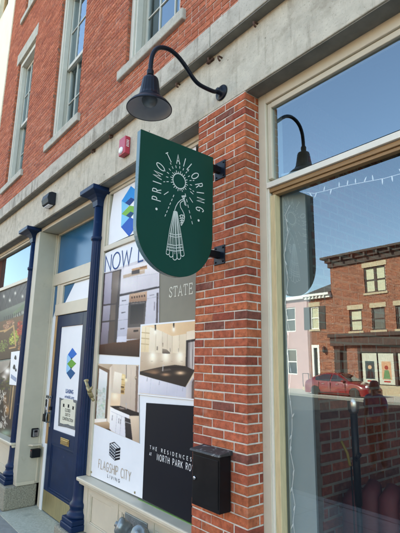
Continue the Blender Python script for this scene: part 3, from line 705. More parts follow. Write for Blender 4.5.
mb = MB(); mb.lathe([(0.0209, 3.8000), (0.0261, 3.7896), (0.0505, 3.7782), (0.0557, 3.7609), (0.0626, 3.7130), (0.0696, 3.6695), (0.0748, 3.6451), (0.0800, 3.6417), (0.0800, 3.6312), (0.0870, 3.6243), (0.1114, 3.6069), (0.1305, 3.5895), (0.1436, 3.5721), (0.1496, 3.5608), (0.1496, 3.5555), (0.1444, 3.5564)], (LX, ly, 0), seg=80, flute=rib, caps=False); sh = mb.build('shade', 'lamp_blue', t)
mb = MB(); mb.lathe([(0.0000, 3.6260), (0.0766, 3.6260), (0.1061, 3.6016), (0.1261, 3.5851), (0.1392, 3.5695), (0.1449, 3.5577)], (LX, ly, 0), seg=48, caps=False); mb.build('reflector', 'reflector', t)
mb = MB(); mb.lathe([(0.0000, 3.5781), (0.0261, 3.5825), (0.0435, 3.5955), (0.0505, 3.6130), (0.0505, 3.6251)], (LX, ly, 0), seg=28, caps=False); mb.build('bulb_glass', 'pewter', t)

# --- hanging sign
SX = -2.218; SB = -2.262                     # visible face, back face
YO, YI, ZTOP, RC = -.700, -.088, 3.388, .306
yc, zc = (YO+YI)/2, ZTOP-.92+RC
t = thing('hanging_sign', 'dark green shield-shaped tailor sign with white peacock, hung from the brick pier', 'shop sign', (SX, -.05, 3.4))
def shield(x, g=0):
    P = [(x, YO-g, ZTOP+g), (x, YI+g, ZTOP+g)]
    for i in range(33): a_ = -math.pi*i/32; P.append((x, yc+(RC+g)*math.cos(a_), zc+(RC+g)*math.sin(a_)))
    return P
mb = MB(); mb.prism(shield(SX), (-.006, 0, 0)); mb.build('panel', 'green', t, bevel=.0015)
mb = MB(); mb.prism(shield(SX-.0062, -.001), (SB-SX+.0062, 0, 0)); mb.build('edge_band', 'green_edge', t, bevel=.0015)
o_ = Vector((SX+.0012, 0, 0)); NX = Vector((1, 0, 0))
def S2(px, py): p = onX(px, py, SX); return (p.y, p.z)
mb = MB()
LT = [('P', 156.4, 198.6), ('R', 156.8, 190.5), ('I', 157, 182.6), ('M', 157.9, 175.0), ('O', 160.6, 166.9), ('T', 169.0, 157.7), ('A', 178, 159.6), ('I', 184.4, 162.5), ('L', 190.0, 167.6), ('O', 195.0, 175.9), ('R', 198.9, 185.5), ('I', 200.2, 192.8), ('N', 200.5, 200.2), ('G', 199.7, 209.4)]
pos = [Vector(S2(x, y)) for _, x, y in LT]
for i, (ch, _, _) in enumerate(LT):
    a_, b_ = pos[max(i-1, 0)], pos[min(i+1, len(pos)-1)]
    tg = (b_-a_).normalized(); nm = Vector((-tg.y, tg.x)); h = .066 if i not in (4, 9) else .070
    kx = .80 if ch == 'M' else .64; wd = GL[ch][0]*kx*h
    c0 = pos[i]-tg*wd/2-nm*h/2
    for st in GL[ch][1]:
        ribbon(mb, [tuple(c0+tg*(p[0]*kx*h)+nm*(p[1]*h)) for p in st], .0060, o_, EY, EZ, NX, closed=(ch == 'O'))
for (x, y) in ((156.4, 209), (198.5, 220.5)):
    c = Vector(S2(x, y)); n = mb.add([o_+EY*(c.x+.0085*math.cos(k*math.pi/8))+EZ*(c.y+.0085*math.sin(k*math.pi/8)) for k in range(16)]); mb.face(range(n, n+16))
mb.build('lettering', 'sign_white', t)
mb = MB(); W = .0048
sc = Vector((-.388, 3.120)); R0 = .052
ribbon(mb, [tuple(sc+R0*Vector((math.cos(k*math.pi/20), math.sin(k*math.pi/20)))) for k in range(40)], .006, o_, EY, EZ, NX, closed=True)
for k in range(24):
    a_ = 2*math.pi*(k+.5)/24; dv = Vector((math.cos(a_), math.sin(a_)))
    ribbon(mb, [tuple(sc+dv*R0), tuple(sc+dv*(R0+(.022 if k % 2 else .014)))], W, o_, EY, EZ, NX)
for k in range(13):                          # dashed rays of the upper half
    a_ = math.radians(-18+216*k/12); dv = Vector((math.cos(a_), math.sin(a_)))
    for r0, r1 in ((.090, .108),)+(((.120, .134),) if k % 2 == 0 else ()): ribbon(mb, [tuple(sc+dv*r0), tuple(sc+dv*r1)], W, o_, EY, EZ, NX)
def px_line(pts, w=W, closed=False): ribbon(mb, [S2(150+p[0]/6.667, 190+p[1]/6.667) for p in pts], w, o_, EY, EZ, NX, closed)
for a_, b_ in (((160, 30), (95, 185)), ((232, 20), (285, 240))):       # long dashed rays beside the bird
    for k in range(6):
        u, v = k/6+.02, k/6+.115; px_line([(a_[0]+(b_[0]-a_[0])*u, a_[1]+(b_[1]-a_[1])*u), (a_[0]+(b_[0]-a_[0])*v, a_[1]+(b_[1]-a_[1])*v)])
for a_, b_ in (((122, 12), (92, 32)), ((262, 50), (284, 84)), ((268, 10), (288, 28))): px_line([a_, b_])
# peacock: neck, head, crest, wing, fanned tail
px_line([(163, 138), (172, 110), (186, 85), (204, 68), (219, 62)]); px_line([(226, 70), (214, 76), (203, 84), (200, 96), (204, 118), (216, 138), (226, 160), (230, 180), (226, 205), (208, 238)])
px_line([(219, 62), (227, 64), (233, 78), (240, 104), (231, 98), (226, 70)]); px_line([(222, 62), (212, 44)]); px_line([(224, 62), (222, 40)]); px_line([(227, 63), (233, 42)]); px_line([(210, 42), (236, 40)], .008)
px_line([(194, 175), (206, 166), (222, 168), (228, 184)]); px_line([(196, 190), (212, 186), (228, 190)]); px_line([(198, 205), (212, 202), (226, 204)]); px_line([(200, 220), (216, 216)]); px_line([(200, 168), (208, 196), (206, 236)]); px_line([(214, 166), (218, 190), (212, 222)])
tails = [((160, 140), (112, 400), (118, 425), 11), ((163, 140), (132, 420), (140, 440), 12), ((166, 140), (158, 436), (165, 458), 13), ((172, 140), (188, 436), (192, 455), 12), ((178, 145), (218, 420), (216, 436), 11)]
for (s_, e_, c_, r_) in tails:
    for side in (-1, 1):
        px_line([(s_[0]+side*2, s_[1]), (s_[0]+(e_[0]-s_[0])*.5+side*r_*.6, (s_[1]+e_[1])/2), (c_[0]+side*r_, c_[1]-8)], .0036)
    px_line([(c_[0]+r_*math.cos(q*math.pi/8), c_[1]-6+r_*1.15*math.sin(q*math.pi/8)) for q in range(9)], .0048)
    px_line([s_, (c_[0], c_[1]-30)], .0026)
for (y0_, l_, r_) in ((290, 130, 208), (306, 127, 210), (360, 117, 214), (378, 114, 217), (398, 112, 219)):
    px_line([(l_, y0_), ((l_+r_)/2, y0_+10), (r_, y0_+4)], .0042)
mb.build('emblem', 'sign_white', t)
for (z, x, yI) in ((3.318, -2.222, YI), (2.676, -2.234, -.10)):
    br = MB(); br.box(SB+.004, SX-.006, yI-.03, -.008, z-.024, z+.024); br = br.build('bracket', 'black_metal', t, bevel=.003)
    pl = MB(); pl.box(-2.288, -2.178, -.012, -.0035, z-.068, z+.068); pl.build('wall_plate', 'lamp_blue', br, bevel=.002)
    for dx in (-.038, .038):
        for dz in (-.05, .05): MB().lathe([(.007, 0), (.007, .005), (0, .006)], (-2.233+dx, -.0122, z+dz), axis=(0, -1, 0), seg=6).build('bolt', 'black_metal', br)

# --- fire department connection and its plate on the riser
t = thing('fire_hose_connection', 'dull grey two-headed fire hose connection sticking out of the cream panel', 'hose connection', (-3.45, .11, .45))
h1, h2 = onY(124.5, 528, -.01), onY(141, 535, -.01)
c_ = (h1+h2)/2
mb = MB(); mb.lathe([(.06, 0), (.06, .03), (.05, .04), (.045, .10), (.05, .13)], (c_.x, .122, c_.z-.05), axis=(0, -1, 0), seg=24)
for h_ in (h1, h2): mb.tube([(c_.x, .03, c_.z-.05), (h_.x, .02, h_.z-.02), (h_.x, -.02, h_.z)], [.05, .048, .046], 18)
mb.build('body', 'pewter', t)
for h_, dx in ((h1, -.45), (h2, .45)):
    mb = MB(); mb.lathe([(.045, -.05), (.056, -.01), (.056, .02), (.063, .025), (.063, .055), (.050, .066), (.02, .069), (.02, .084), (0, .086)], h_, axis=(dx, -.8, .45), seg=40, flute=lambda h, a: 1-.05*(.5+.5*math.cos(10*a)) if .022 < h < .06 else 1); mb.build('cap', 'pewter', t)
t = thing('fire_connection_plate', 'small grey cast plate with raised lettering above the hose connection', 'plate', (-3.38, .12, .5))
B(-3.555, -3.205, .108, .1235, .44, .672).build('plate', 'pewter', t, bevel=.004)
mb = MB(); font_text(mb, 'AUTO SPKR', Vector((-3.38, .1072, .60)), EX, EZ, OUT, .045, .27, .01); font_text(mb, 'FIRE DEPT', Vector((-3.38, .1072, .53)), EX, EZ, OUT, .035, .2, .01); mb.build('lettering', 'steel', t)
# --- brass hook on the column
t = MB(); p = [onY(86.2, 381.5, -.0), onY(87.8, 387, -.03), onY(89.5, 392, -.03), onY(92, 397, .02)]
t.tube([p[0], p[1]], .016, 8); t.tube([p[1], p[2]], .018, 8); t.tube([p[2], p[3]], .022, 8); t.tube([p[2], p[2]+Vector((.05, .0, .05))], .012, 8); t.tube([p[0]+Vector((-.028, 0, .006)), p[0]+Vector((.028, 0, .012))], .014, 8); t.tube([p[3]+Vector((-.03, -.01, .02)), p[3]+Vector((.04, .0, -.03))], .014, 8)
tag(t.build('brass_bracket', 'old_brass'), 'worn brass bracket clamped to the navy column beside the posters', 'bracket')

# ================================================================== POSTERS
def poster(name, label, quadpx, y, m, cat='poster', group=None, col=None):
    mb = MB(); mb.col = col
    mb.prism([onY(px, py, y) for px, py in quadpx], (0, .002, 0)); return tag(mb.build(name, m), label, cat, group)
class Art:                               # flat colour shapes printed on a poster, each on its own hair-thin layer
    def __init__(s, y): s.y = y; s.mb = MB(); s.k = 0
    def poly(s, c, *pts):
        s.k += 1; s.mb.col = tuple(x*.86 for x in lin(*c)); s.mb.quad(*[onY(a, b, s.y-.0006-.00022*s.k) for a, b in pts])
    def z(s, sc, ox, oy, c, *pts): s.poly(c, *[(ox+a/sc, oy+b/sc) for a, b in pts])
    def glow(s, c0, c1, cx, cy, rx, ry):
        for k in range(12):
            f = 1-k/12; g_ = f*f*(3-2*f); c = tuple(c0[i]*g_+c1[i]*(1-g_) for i in range(3)); s.poly(c, *[(cx+rx*f*math.cos(q*math.pi/8), cy+ry*f*math.sin(q*math.pi/8)) for q in range(16)])
    def done(s, parent, name='print'):
        s.mb.build(name, 'print', parent)
YP = .150
class Photo:                             # a photographic print: colours rasterised on a fine grid, softened, stored per vertex
    def __init__(s, quad, y, nu, nv, base, sc=1, ox=0, oy=0):
        s.y, s.nu, s.nv, s.sc, s.ox, s.oy = y, nu, nv, sc, ox, oy
        s.TL, s.TR, s.BR, s.BL = [np.array(q, float) for q in quad]
        s.P = s.grid(2*nu, 2*nv); s.img = np.ones(s.P.shape[:2]+(3,))*np.array(base, float)
        s.X = (s.P[..., 0]-ox)*sc; s.Y = (s.P[..., 1]-oy)*sc
    def grid(s, nu, nv):
        u = np.linspace(0, 1, nu)[None, :, None]; v = np.linspace(0, 1, nv)[:, None, None]
        return (s.TL*(1-u)+s.TR*u)*(1-v)+(s.BL*(1-u)+s.BR*u)*v
    def poly(s, c, pts, c2=None, ax=None, a=1):
        m_ = np.zeros(s.X.shape, bool); n = len(pts)
        for i in range(n):
            (x0, y0), (x1, y1) = pts[i], pts[(i+1) % n]
            if y0 == y1: continue
            m_ ^= ((s.Y >= min(y0, y1)) & (s.Y < max(y0, y1)) & (s.X < x0+(s.Y-y0)*(x1-x0)/(y1-y0)))
        col = np.array(c, float)
        if c2 is not None:
            (p, q) = ax or (pts[0], pts[2]); d = np.array(q, float)-np.array(p, float)
            t = np.clip(((s.X-p[0])*d[0]+(s.Y-p[1])*d[1])/(d@d), 0, 1)[..., None]; col = col*(1-t)+np.array(c2, float)*t
            s.img[m_] = s.img[m_]*(1-a)+col[m_]*a
        else: s.img[m_] = s.img[m_]*(1-a)+col*a
    def line(s, c, p, q, w, a=1):
        d = np.array(q, float)-np.array(p, float); L = np.hypot(*d); n = np.array([-d[1], d[0]])/L*w/2
        s.poly(c, [(p[0]+n[0], p[1]+n[1]), (q[0]+n[0], q[1]+n[1]), (q[0]-n[0], q[1]-n[1]), (p[0]-n[0], p[1]-n[1])], a=a)
    def glow(s, c, cx, cy, rx, ry, a=1):
        k = (a*np.exp(-((s.X-cx)/rx)**2-((s.Y-cy)/ry)**2))[..., None]; s.img = s.img*(1-k)+np.array(c, float)*k
    def blob(s, c, cx, cy, rx, ry, a=1):
        s.poly(c, [(cx+rx*math.cos(q*.7), cy+ry*math.sin(q*.7)) for q in range(9)], a=a)
    def done(s, parent, lift=.0008, name='print', blur=2):
        im = s.img
        for _ in range(blur):
            p = np.pad(im, ((1, 1), (1, 1), (0, 0)), 'edge'); im = (p[:-2, 1:-1]+p[2:, 1:-1]+p[1:-1, :-2]+p[1:-1, 2:]+4*p[1:-1, 1:-1])/8
        im = (im[::2, ::2]+im[1::2, ::2]+im[::2, 1::2]+im[1::2, 1::2])/4
        im = np.clip(im+np.random.default_rng(1).normal(0, 2, im.shape), 2, 255)/255
        im = im*np.array([1.025, 1.0, .965])
        l_ = np.where(im <= .04045, im/12.92, ((im+.055)/1.055)**2.4)*.96
        G = s.grid(s.nu, s.nv).reshape(-1, 2); org = ORG[parent.name]
        V_ = [onY(a, b, s.y-lift)-org for a, b in G]; nu = s.nu
        F_ = [(r*nu+c, r*nu+c+1, (r+1)*nu+c+1, (r+1)*nu+c) for r in range(s.nv-1) for c in range(nu-1)]
        me = bpy.data.meshes.new(name); me.from_pydata(V_, [], F_); me.materials.append(M['print'])
        at = me.color_attributes.new('Col', 'FLOAT_COLOR', 'POINT'); at.data.foreach_set('color', np.concatenate([l_.reshape(-1, 3), np.ones((len(V_), 1))], 1).astype(np.float32).ravel())
        o = bpy.data.objects.new(name, me); o.parent = parent; COL.objects.link(o); ORG[o.name] = org; return o
# transom poster with the diamond logo
po = poster('logo_poster', 'white transom poster with blue and green diamond logo, half behind the green sign', [(114.5, 189), (196, 133), (196, 206), (106.3, 246)], .165, 'paper')
A = Art(.165)
A.poly((120, 205, 240), (121.6, 201), (129, 205.6), (121.6, 214)); A.poly((120, 205, 240), (121.6, 214), (130, 217), (121, 227))
A.poly((10, 150, 225), (131, 186), (140, 193), (129.5, 205.6), (121.6, 201)); A.poly((125, 190, 75), (129.5, 205.6), (139.5, 207), (130.3, 218), (121.6, 214)); A.poly((20, 95, 190), (130, 217), (139, 222), (129, 236.5), (121, 227))
A.poly((10, 60, 130), (125, 203), (129.5, 205.6), (135, 199.5), (131, 197.5)); A.poly((15, 70, 120), (126, 215.6), (130.2, 218), (134, 213), (130.5, 211.5))
A.done(po)
# banner
po = poster('leasing_banner', 'white banner with navy capitals NOW LEASING above the kitchen poster', [(104.9, 253.6), (196, 212), (196, 240), (103.5, 273.5)], YP, 'paper', 'banner')
mb = MB(); p0 = onY(107, 269.5, YP-.002); p1 = onY(136, 256, YP-.002); h = .175
stroke_text(mb, 'NOW LEASING', Vector((p0.x-.045, YP-.0022, 2.875)), EX, EZ, OUT, h, .0165, length=None, track=.20, xs=1.28)
mb.build('lettering', 'ink_navy', po)
# kitchen poster (upper)
po = poster('kitchen_poster', 'large kitchen photo poster with oven and dark tall cupboard, below the banner', [(103.6, 273.2), (159.6, 252.5), (158.8, 325), (141, 330), (140, 355.5), (97.6, 354.2)], YP, 'print', col=tuple(.86*x for x in lin(205, 205, 212)))
K = Photo([(103.6, 273.2), (159.6, 252.5), (158.8, 358), (97.6, 354.2)], YP, 130, 190, (210, 208, 216), 5.07, 95, 255); P = K.poly
P((66, 58, 60), [(45, 95), (134, 72), (112, 480), (20, 480)])
P((184, 180, 196), [(52, 97), (88, 88), (80, 246), (44, 251)], (146, 142, 160), ((60, 97), (60, 250))); P((124, 110, 100), [(90, 88), (126, 79), (110, 246), (82, 247)], (92, 80, 76), ((100, 80), (100, 250)))
P((166, 162, 178), [(43, 259), (79, 254), (74, 331), (38, 335)], (136, 132, 148), ((60, 255), (60, 335))); P((108, 95, 88), [(82, 254), (109, 250), (103, 328), (77, 331)])
P((146, 140, 156), [(37, 343), (73, 339), (65, 450), (28, 455)], (112, 104, 116), ((50, 340), (50, 450))); P((86, 72, 66), [(76, 338), (103, 334), (96, 446), (68, 450)])
K.line((56, 48, 52), (50, 90), (24, 455), 5); K.line((70, 62, 62), (108, 240), (100, 430), 4)
P((92, 60, 44), [(14, 456), (66, 449), (112, 440), (330, 412), (330, 530), (8, 520)], (46, 28, 22), ((100, 440), (100, 515)))
for k in range(9): K.line((58, 36, 28), (10, 462+7*k), (240, 436+9*k), 1.6, .7)
for k in range(14): K.line((112, 76, 56), (20+17*k, 456-2*k), (22+17*k, 500), 1, .25)
P((224, 222, 230), [(136, 72), (335, 20), (326, 162), (126, 202)], (202, 200, 212), ((200, 60), (200, 195)))
P((234, 232, 238), [(150, 64), (335, 14), (330, 92), (140, 118)], (220, 218, 226), ((200, 60), (200, 110)))
K.line((176, 174, 186), (215, 100), (212, 180), 1.5, .8); K.line((176, 174, 186), (140, 120), (328, 92), 2, .8)
P((206, 184, 162), [(143, 103), (252, 74), (252, 93), (143, 119)], (176, 150, 128), ((190, 80), (190, 115))); P((196, 152, 112), [(185, 72), (264, 52), (264, 70), (190, 84)]); P((74, 66, 68), [(186, 82), (226, 72), (226, 93), (186, 100)]); K.line((120, 84, 62), (228, 66), (262, 58), 5)
P((52, 46, 52), [(126, 199), (328, 158), (328, 167), (126, 210)])
P((212, 213, 226), [(126, 211), (173, 203), (162, 411), (112, 413)], (182, 184, 202), ((140, 210), (140, 410)))
for y_ in (254, 330): K.line((140, 140, 156), (118, y_+2), (170, y_-5), 2)
for (x_, y_) in ((148, 231), (145, 291), (140, 373)): K.line((66, 62, 70), (x_-11, y_+2), (x_+10, y_-1), 4)
P((214, 214, 226), [(262, 186), (328, 170), (322, 400), (240, 404)], (190, 190, 206), ((290, 180), (290, 400))); P((86, 80, 86), [(312, 192), (322, 190), (318, 350), (308, 352)]); K.line((120, 116, 128), (302, 238), (300, 282), 4); K.line((140, 138, 152), (276, 206), (300, 201), 4); K.line((160, 158, 172), (264, 222), (320, 210), 2)
P((200, 164, 136), [(175, 198), (264, 184), (262, 233), (172, 240)], (158, 122, 100), ((210, 190), (210, 236))); 
for k in range(6): K.blob((66, 42, 36), 188+12.5*k, 216-1.8*k, 4, 6); K.line((232, 206, 180), (184+12.5*k, 205-1.8*k), (190+12.5*k, 204-1.8*k), 3, .6)
P((62, 58, 60), [(171, 241), (260, 233), (251, 363), (165, 369)], (96, 90, 88), ((180, 250), (250, 360))); P((40, 37, 40), [(182, 256), (250, 249), (242, 346), (176, 351)], (78, 72, 72), ((185, 255), (245, 345))); K.line((150, 140, 136), (180, 248), (252, 241), 3)
P((172, 150, 136), [(165, 371), (251, 364), (238, 425), (160, 427)], (124, 104, 94), ((200, 368), (200, 425))); P((56, 46, 44), [(196, 380), (220, 378), (219, 388), (195, 390)])
P((206, 210, 228), [(112, 414), (162, 412), (160, 440), (109, 443)])
K.glow((255, 255, 255), 160, 150, 60, 40, .35)
K.done(po)
# olive poster with STATE
po = poster('olive_poster', 'olive green poster with the cream word STATE beside the brick pier', [(159.7, 247), (197, 233), (196, 321), (158.9, 326)], YP+.003, 'print', col=lin(132, 127, 112))
mb = MB(); a_ = onY(168.3, 294, YP); b_ = onY(193.5, 290, YP)
L_ = b_.x-a_.x-.03
stroke_text(mb, 'state', Vector((a_.x+.015, YP+.0015, (a_.z+b_.z)/2-.028)), EX, EZ, OUT, .085, .0085, length=L_, track=.2)
stroke_text(mb, 'real e', Vector((a_.x+.015, YP+.0015, (a_.z+b_.z)/2+.165)), EX, EZ, OUT, .085, .0085, length=L_, track=.2)
mb.build('lettering', 'cream_ink', po)
# small kitchen poster with counter
po = poster('kitchen_poster', 'white bordered kitchen photo poster with dark counter and two hanging bulbs', [(140.6, 324.5), (196.2, 319.5), (195.4, 400.5), (138.2, 394.6)], YP-.006, 'paper')
K = Photo([(141.8, 326), (196.2, 321), (195.4, 399), (138.9, 393.4)], YP-.006, 140, 190, (222, 203, 178), 6.06, 136, 316); P = K.poly
P((244, 216, 180), [(30, 62), (366, 18), (366, 96), (222, 124), (160, 96), (95, 68)], (222, 190, 152), ((100, 60), (300, 100)))
P((244, 232, 204), [(28, 58), (86, 68), (78, 219), (22, 218)], (226, 204, 166), ((50, 60), (50, 215)))
for k in range(3): P((196, 172, 134), [(30-2*k, 97+34*k), (83-2*k, 102+34*k), (83-2*k, 108+34*k), (30-2*k, 103+34*k)])
K.line((206, 186, 154), (60, 66), (54, 216), 2)
P((246, 236, 218), [(86, 66), (160, 95), (158, 223), (78, 219)], (222, 206, 184), ((90, 80), (155, 220))); P((232, 218, 198), [(160, 95), (221, 124), (218, 223), (158, 223)], (214, 198, 176), ((190, 100), (190, 220)))
P((238, 224, 202), [(221, 122), (262, 115), (262, 225), (218, 223)], (224, 208, 184), ((240, 120), (240, 222))); P((230, 215, 192), [(263, 115), (306, 107), (304, 227), (263, 225)], (216, 199, 174), ((280, 115), (280, 222))); P((236, 222, 202), [(306, 96), (366, 84), (366, 142), (306, 148)])
for (p_, q_) in (((122, 82), (118, 221)), ((160, 95), (158, 223)), ((191, 110), (188, 223)), ((221, 122), (218, 224)), ((262, 115), (262, 226)), ((306, 97), (304, 226))): K.line((188, 168, 142), p_, q_, 2, .9)
for (x_, y_) in ((131, 184), (163, 162), (207, 194), (257, 196), (127, 184)): K.line((116, 100, 90), (x_, y_), (x_, y_+24), 3)
P((206, 186, 164), [(22, 219), (306, 227), (304, 304), (160, 304), (16, 345)], (190, 168, 146), ((150, 225), (150, 310)))
for cx, cy in ((102, 254), (180, 250), (266, 252)): K.glow((255, 248, 228), cx, cy, 27, 36, .95); K.glow((255, 255, 244), cx, cy-18, 14, 14, .8)
for k in range(5): K.line((176, 156, 136), (30+60*k, 275), (44+60*k, 274), 5, .5)
P((152, 138, 122), [(160, 198), (186, 203), (207, 222), (206, 229), (159, 227)], (96, 84, 76), ((180, 200), (180, 228)))
P((46, 40, 42), [(304, 148), (366, 137), (360, 332), (299, 330)]); P((112, 104, 106), [(315, 161), (366, 152), (352, 324), (311, 326)], (206, 198, 196), ((312, 240), (346, 240))); K.line((60, 54, 56), (345, 157), (342, 325), 3); K.glow((240, 236, 230), 330, 240, 5, 80, .5)
P((50, 40, 36), [(16, 338), (160, 306), (236, 296), (302, 304), (356, 330), (300, 429), (140, 386), (16, 352)])
P((126, 96, 74), [(40, 338), (150, 312), (190, 322), (120, 352)], (60, 48, 42), ((80, 340), (160, 330)), .8)
K.glow((246, 208, 170), 268, 345, 26, 11, .95); K.glow((212, 164, 128), 180, 355, 24, 9, .85); K.glow((170, 128, 98), 112, 342, 26, 11, .7); K.line((26, 22, 22), (170, 312), (298, 312), 4, .8); P((96, 84, 78), [(150, 326), (205, 318), (215, 328), (160, 338)], a=.7)
K.line((196, 192, 190), (162, 334), (164, 296), 4); K.line((196, 192, 190), (164, 297), (174, 302), 3); K.line((30, 25, 24), (18, 350), (140, 388), 3); K.line((30, 25, 24), (140, 388), (300, 431), 4)
P((226, 226, 236), [(14, 354), (140, 388), (300, 431), (350, 366), (345, 500), (6, 464)], (194, 196, 212), ((100, 370), (140, 490))); P((206, 200, 202), [(304, 432), (346, 372), (342, 500), (302, 494)], (176, 168, 170), ((310, 440), (340, 440))); P((104, 86, 82), [(338, 400), (356, 368), (356, 502), (336, 500)])
for (x_, y_) in ((70, 372), (143, 394), (284, 432)): K.line((164, 164, 178), (x_, y_), (x_-3, y_+24), 4)
for (p_, q_) in (((92, 378), (84, 472)), ((190, 404), (184, 482)), ((252, 420), (246, 490))): K.line((184, 184, 200), p_, q_, 1.6)
for (x_, y_) in ((118, 58), (229, 42)): K.line((36, 30, 30), (x_, y_-10), (x_, y_+30), 8); K.glow((255, 252, 240), x_-1, y_+40, 9, 15, 1)
K.done(po)
# white backing strips between the photos
po = poster('white_backing_sheet', 'white backing sheet seen as strips between the kitchen photo posters', [(97.8, 351), (196, 316), (195, 430), (139, 446), (92.2, 424), (97, 365)], YP+.006, 'paper')
# third kitchen photo
po = poster('kitchen_poster', 'kitchen photo poster with a tall window and white cabinets above the city sign', [(97.4, 363.6), (138.9, 365), (139.3, 443.4), (92.3, 423.4)], YP, 'print', col=tuple(.86*x for x in lin(212, 196, 178)))
K = Photo([(97.6, 363.8), (138.7, 365.2), (139.1, 443), (92.6, 423.2)], YP, 110, 180, (216, 200, 182), 5.93, 90, 358); P = K.poly
P((206, 186, 164), [(20, 30), (135, 30), (130, 80), (40, 50)], (182, 160, 138), ((60, 35), (100, 80)))
P((124, 100, 80), [(42, 40), (118, 72), (100, 374), (6, 374)], (88, 70, 58), ((50, 60), (60, 360))); P((232, 236, 238), [(56, 62), (105, 88), (88, 358), (36, 362)], (206, 214, 212), ((70, 80), (60, 350)))
rnd = random.Random(4)
for k in range(70): K.blob((rnd.randint(160, 200), rnd.randint(186, 206), rnd.randint(168, 190)), rnd.uniform(42, 88), rnd.uniform(180, 350), rnd.uniform(3, 8), rnd.uniform(3, 9), .5)
K.line((96, 78, 64), (80, 78), (64, 358), 3, .0); P((240, 234, 226), [(10, 362), (100, 358), (98, 379), (8, 386)]); P((196, 168, 138), [(8, 386), (130, 373), (126, 422), (8, 414)], (150, 122, 96), ((60, 385), (60, 415)))
P((60, 46, 40), [(16, 280), (34, 282), (32, 300), (14, 298)]); P((96, 70, 54), [(4, 296), (24, 298), (18, 400), (0, 396)])
P((236, 222, 206), [(118, 58), (136, 40), (132, 402), (104, 374)], (210, 192, 174), ((118, 100), (134, 100)))
P((216, 200, 184), [(206, 48), (276, 42), (266, 332), (214, 302), (178, 286), (182, 212)], (188, 170, 156), ((215, 100), (265, 320))); K.line((176, 158, 144), (244, 60), (238, 310), 1.5, .6)
P((236, 208, 176), [(126, 206), (182, 214), (178, 288), (120, 284)]); K.glow((255, 244, 220), 148, 226, 20, 24, .95)
P((246, 238, 224), [(145, 80), (190, 92), (181, 213), (132, 206)], (218, 202, 184), ((150, 90), (170, 210))); P((232, 204, 150), [(190, 94), (211, 100), (204, 216), (182, 213)], (206, 170, 112), ((195, 100), (195, 210)))
for y_ in (130, 160, 186): K.line((150, 116, 76), (186, y_-3), (207, y_+1), 3)
P((104, 76, 50), [(184, 166), (203, 169), (202, 180), (183, 177)]); P((120, 90, 60), [(183, 190), (202, 193), (201, 209), (182, 207)]); K.glow((255, 240, 190), 197, 112, 8, 8, .7)
P((128, 106, 94), [(274, 48), (286, 50), (280, 334), (266, 332)]); P((206, 198, 200), [(286, 46), (302, 46), (302, 336), (281, 334)]); K.blob((90, 74, 66), 272, 118, 6, 12); K.glow((255, 236, 200), 272, 116, 5, 8, .8)
P((42, 35, 35), [(118, 284), (180, 284), (266, 317), (320, 331), (320, 343), (236, 342), (150, 304)]); K.glow((150, 120, 100), 190, 300, 22, 6, .8); P((170, 166, 166), [(172, 290), (200, 298), (206, 304), (178, 298)], a=.7)
K.line((180, 178, 180), (214, 304), (216, 266), 4); K.line((180, 178, 180), (216, 268), (208, 272), 3)
P((246, 246, 248), [(120, 291), (234, 339), (213, 482), (116, 422)], (212, 213, 224), ((140, 310), (190, 470)))
for (p_, q_) in (((126, 316), (226, 362)), ((162, 332), (150, 446)), ((188, 344), (176, 462))): K.line((180, 180, 192), p_, q_, 2)
for (x_, y_) in ((172, 358), (182, 362), (134, 340)): K.line((120, 116, 122), (x_, y_), (x_-3, y_+30), 3)
P((62, 57, 58), [(206, 350), (256, 368), (251, 494), (211, 480)], (40, 36, 38), ((220, 360), (235, 480))); K.line((170, 168, 170), (208, 378), (252, 392), 4)
P((222, 202, 180), [(237, 343), (320, 345), (314, 512), (252, 492)], (186, 164, 144), ((240, 360), (310, 480)))
P((84, 60, 46), [(40, 412), (118, 421), (140, 456), (40, 440)], (58, 40, 32), ((70, 415), (110, 450)))
K.line((52, 44, 42), (216, 40), (214, 122), 2.5); K.glow((255, 246, 216), 213, 132, 8, 10, 1)
K.done(po)
# Flagship City sign
po = poster('city_sign', 'white poster reading FLAGSHIP CITY LIVING with stacked block logo, left of the black poster', [(92.3, 423.4), (139.6, 443.6), (145.8, 444), (142.5, 498.8), (89.8, 475.2)], YP-.003, 'paper')
mb = MB(); yy = YP-.0052
a_ = onY(98.2, 470.6, yy); b_ = onY(130.6, 479.2, yy)
stroke_text(mb, 'FLAGSHIP CITY', Vector((a_.x, yy, a_.z+.026)), EX, EZ, OUT, .078, .0072, length=b_.x-a_.x, track=.24)
mb.build('lettering', 'ink_tan', po)
mb = MB(); a_ = onY(107.4, 477.8, yy); b_ = onY(119.6, 482.6, yy); stroke_text(mb, 'LIVING', Vector((a_.x, yy, (a_.z+b_.z)/2+.002)), EX, EZ, OUT, .027, .0042, length=b_.x-a_.x, track=.6); mb.build('lettering', 'ink', po)
mb = MB(); a_ = onY(109.3, 455, yy); bx = a_.x; bz = a_.z-.005; wd = .115
for k in range(4):
    z0 = bz+.026*k
    mb.prism([(bx+wd, yy, z0-.024), (bx+wd+.085, yy, z0), (bx+wd+.085, yy, z0+.018), (bx+wd, yy, z0-.006)], (0, .001, 0))
    ribbon(mb, [(bx, z0+.009), (bx+wd, z0-.024), (bx+wd, z0-.006), (bx, z0+.027)], .006, Vector((0, yy-.0005, 0)), EX, EZ, OUT, True)
    for j in (1, 2, 3): ribbon(mb, [(bx+wd*j/4, z0+.027-.033*j/4), (bx+wd*j/4, z0+.009-.033*j/4)], .006, Vector((0, yy-.0005, 0)), EX, EZ, OUT)
z0 = bz+.026*3; ribbon(mb, [(bx, z0+.029), (bx+wd, z0-.004), (bx+wd+.085, z0+.020), (bx+.085, z0+.053)], .008, Vector((0, yy-.0005, 0)), EX, EZ, OUT, True); ribbon(mb, [(bx+.042, z0+.040), (bx+wd+.042, z0+.008)], .006, Vector((0, yy-.0005, 0)), EX, EZ, OUT)
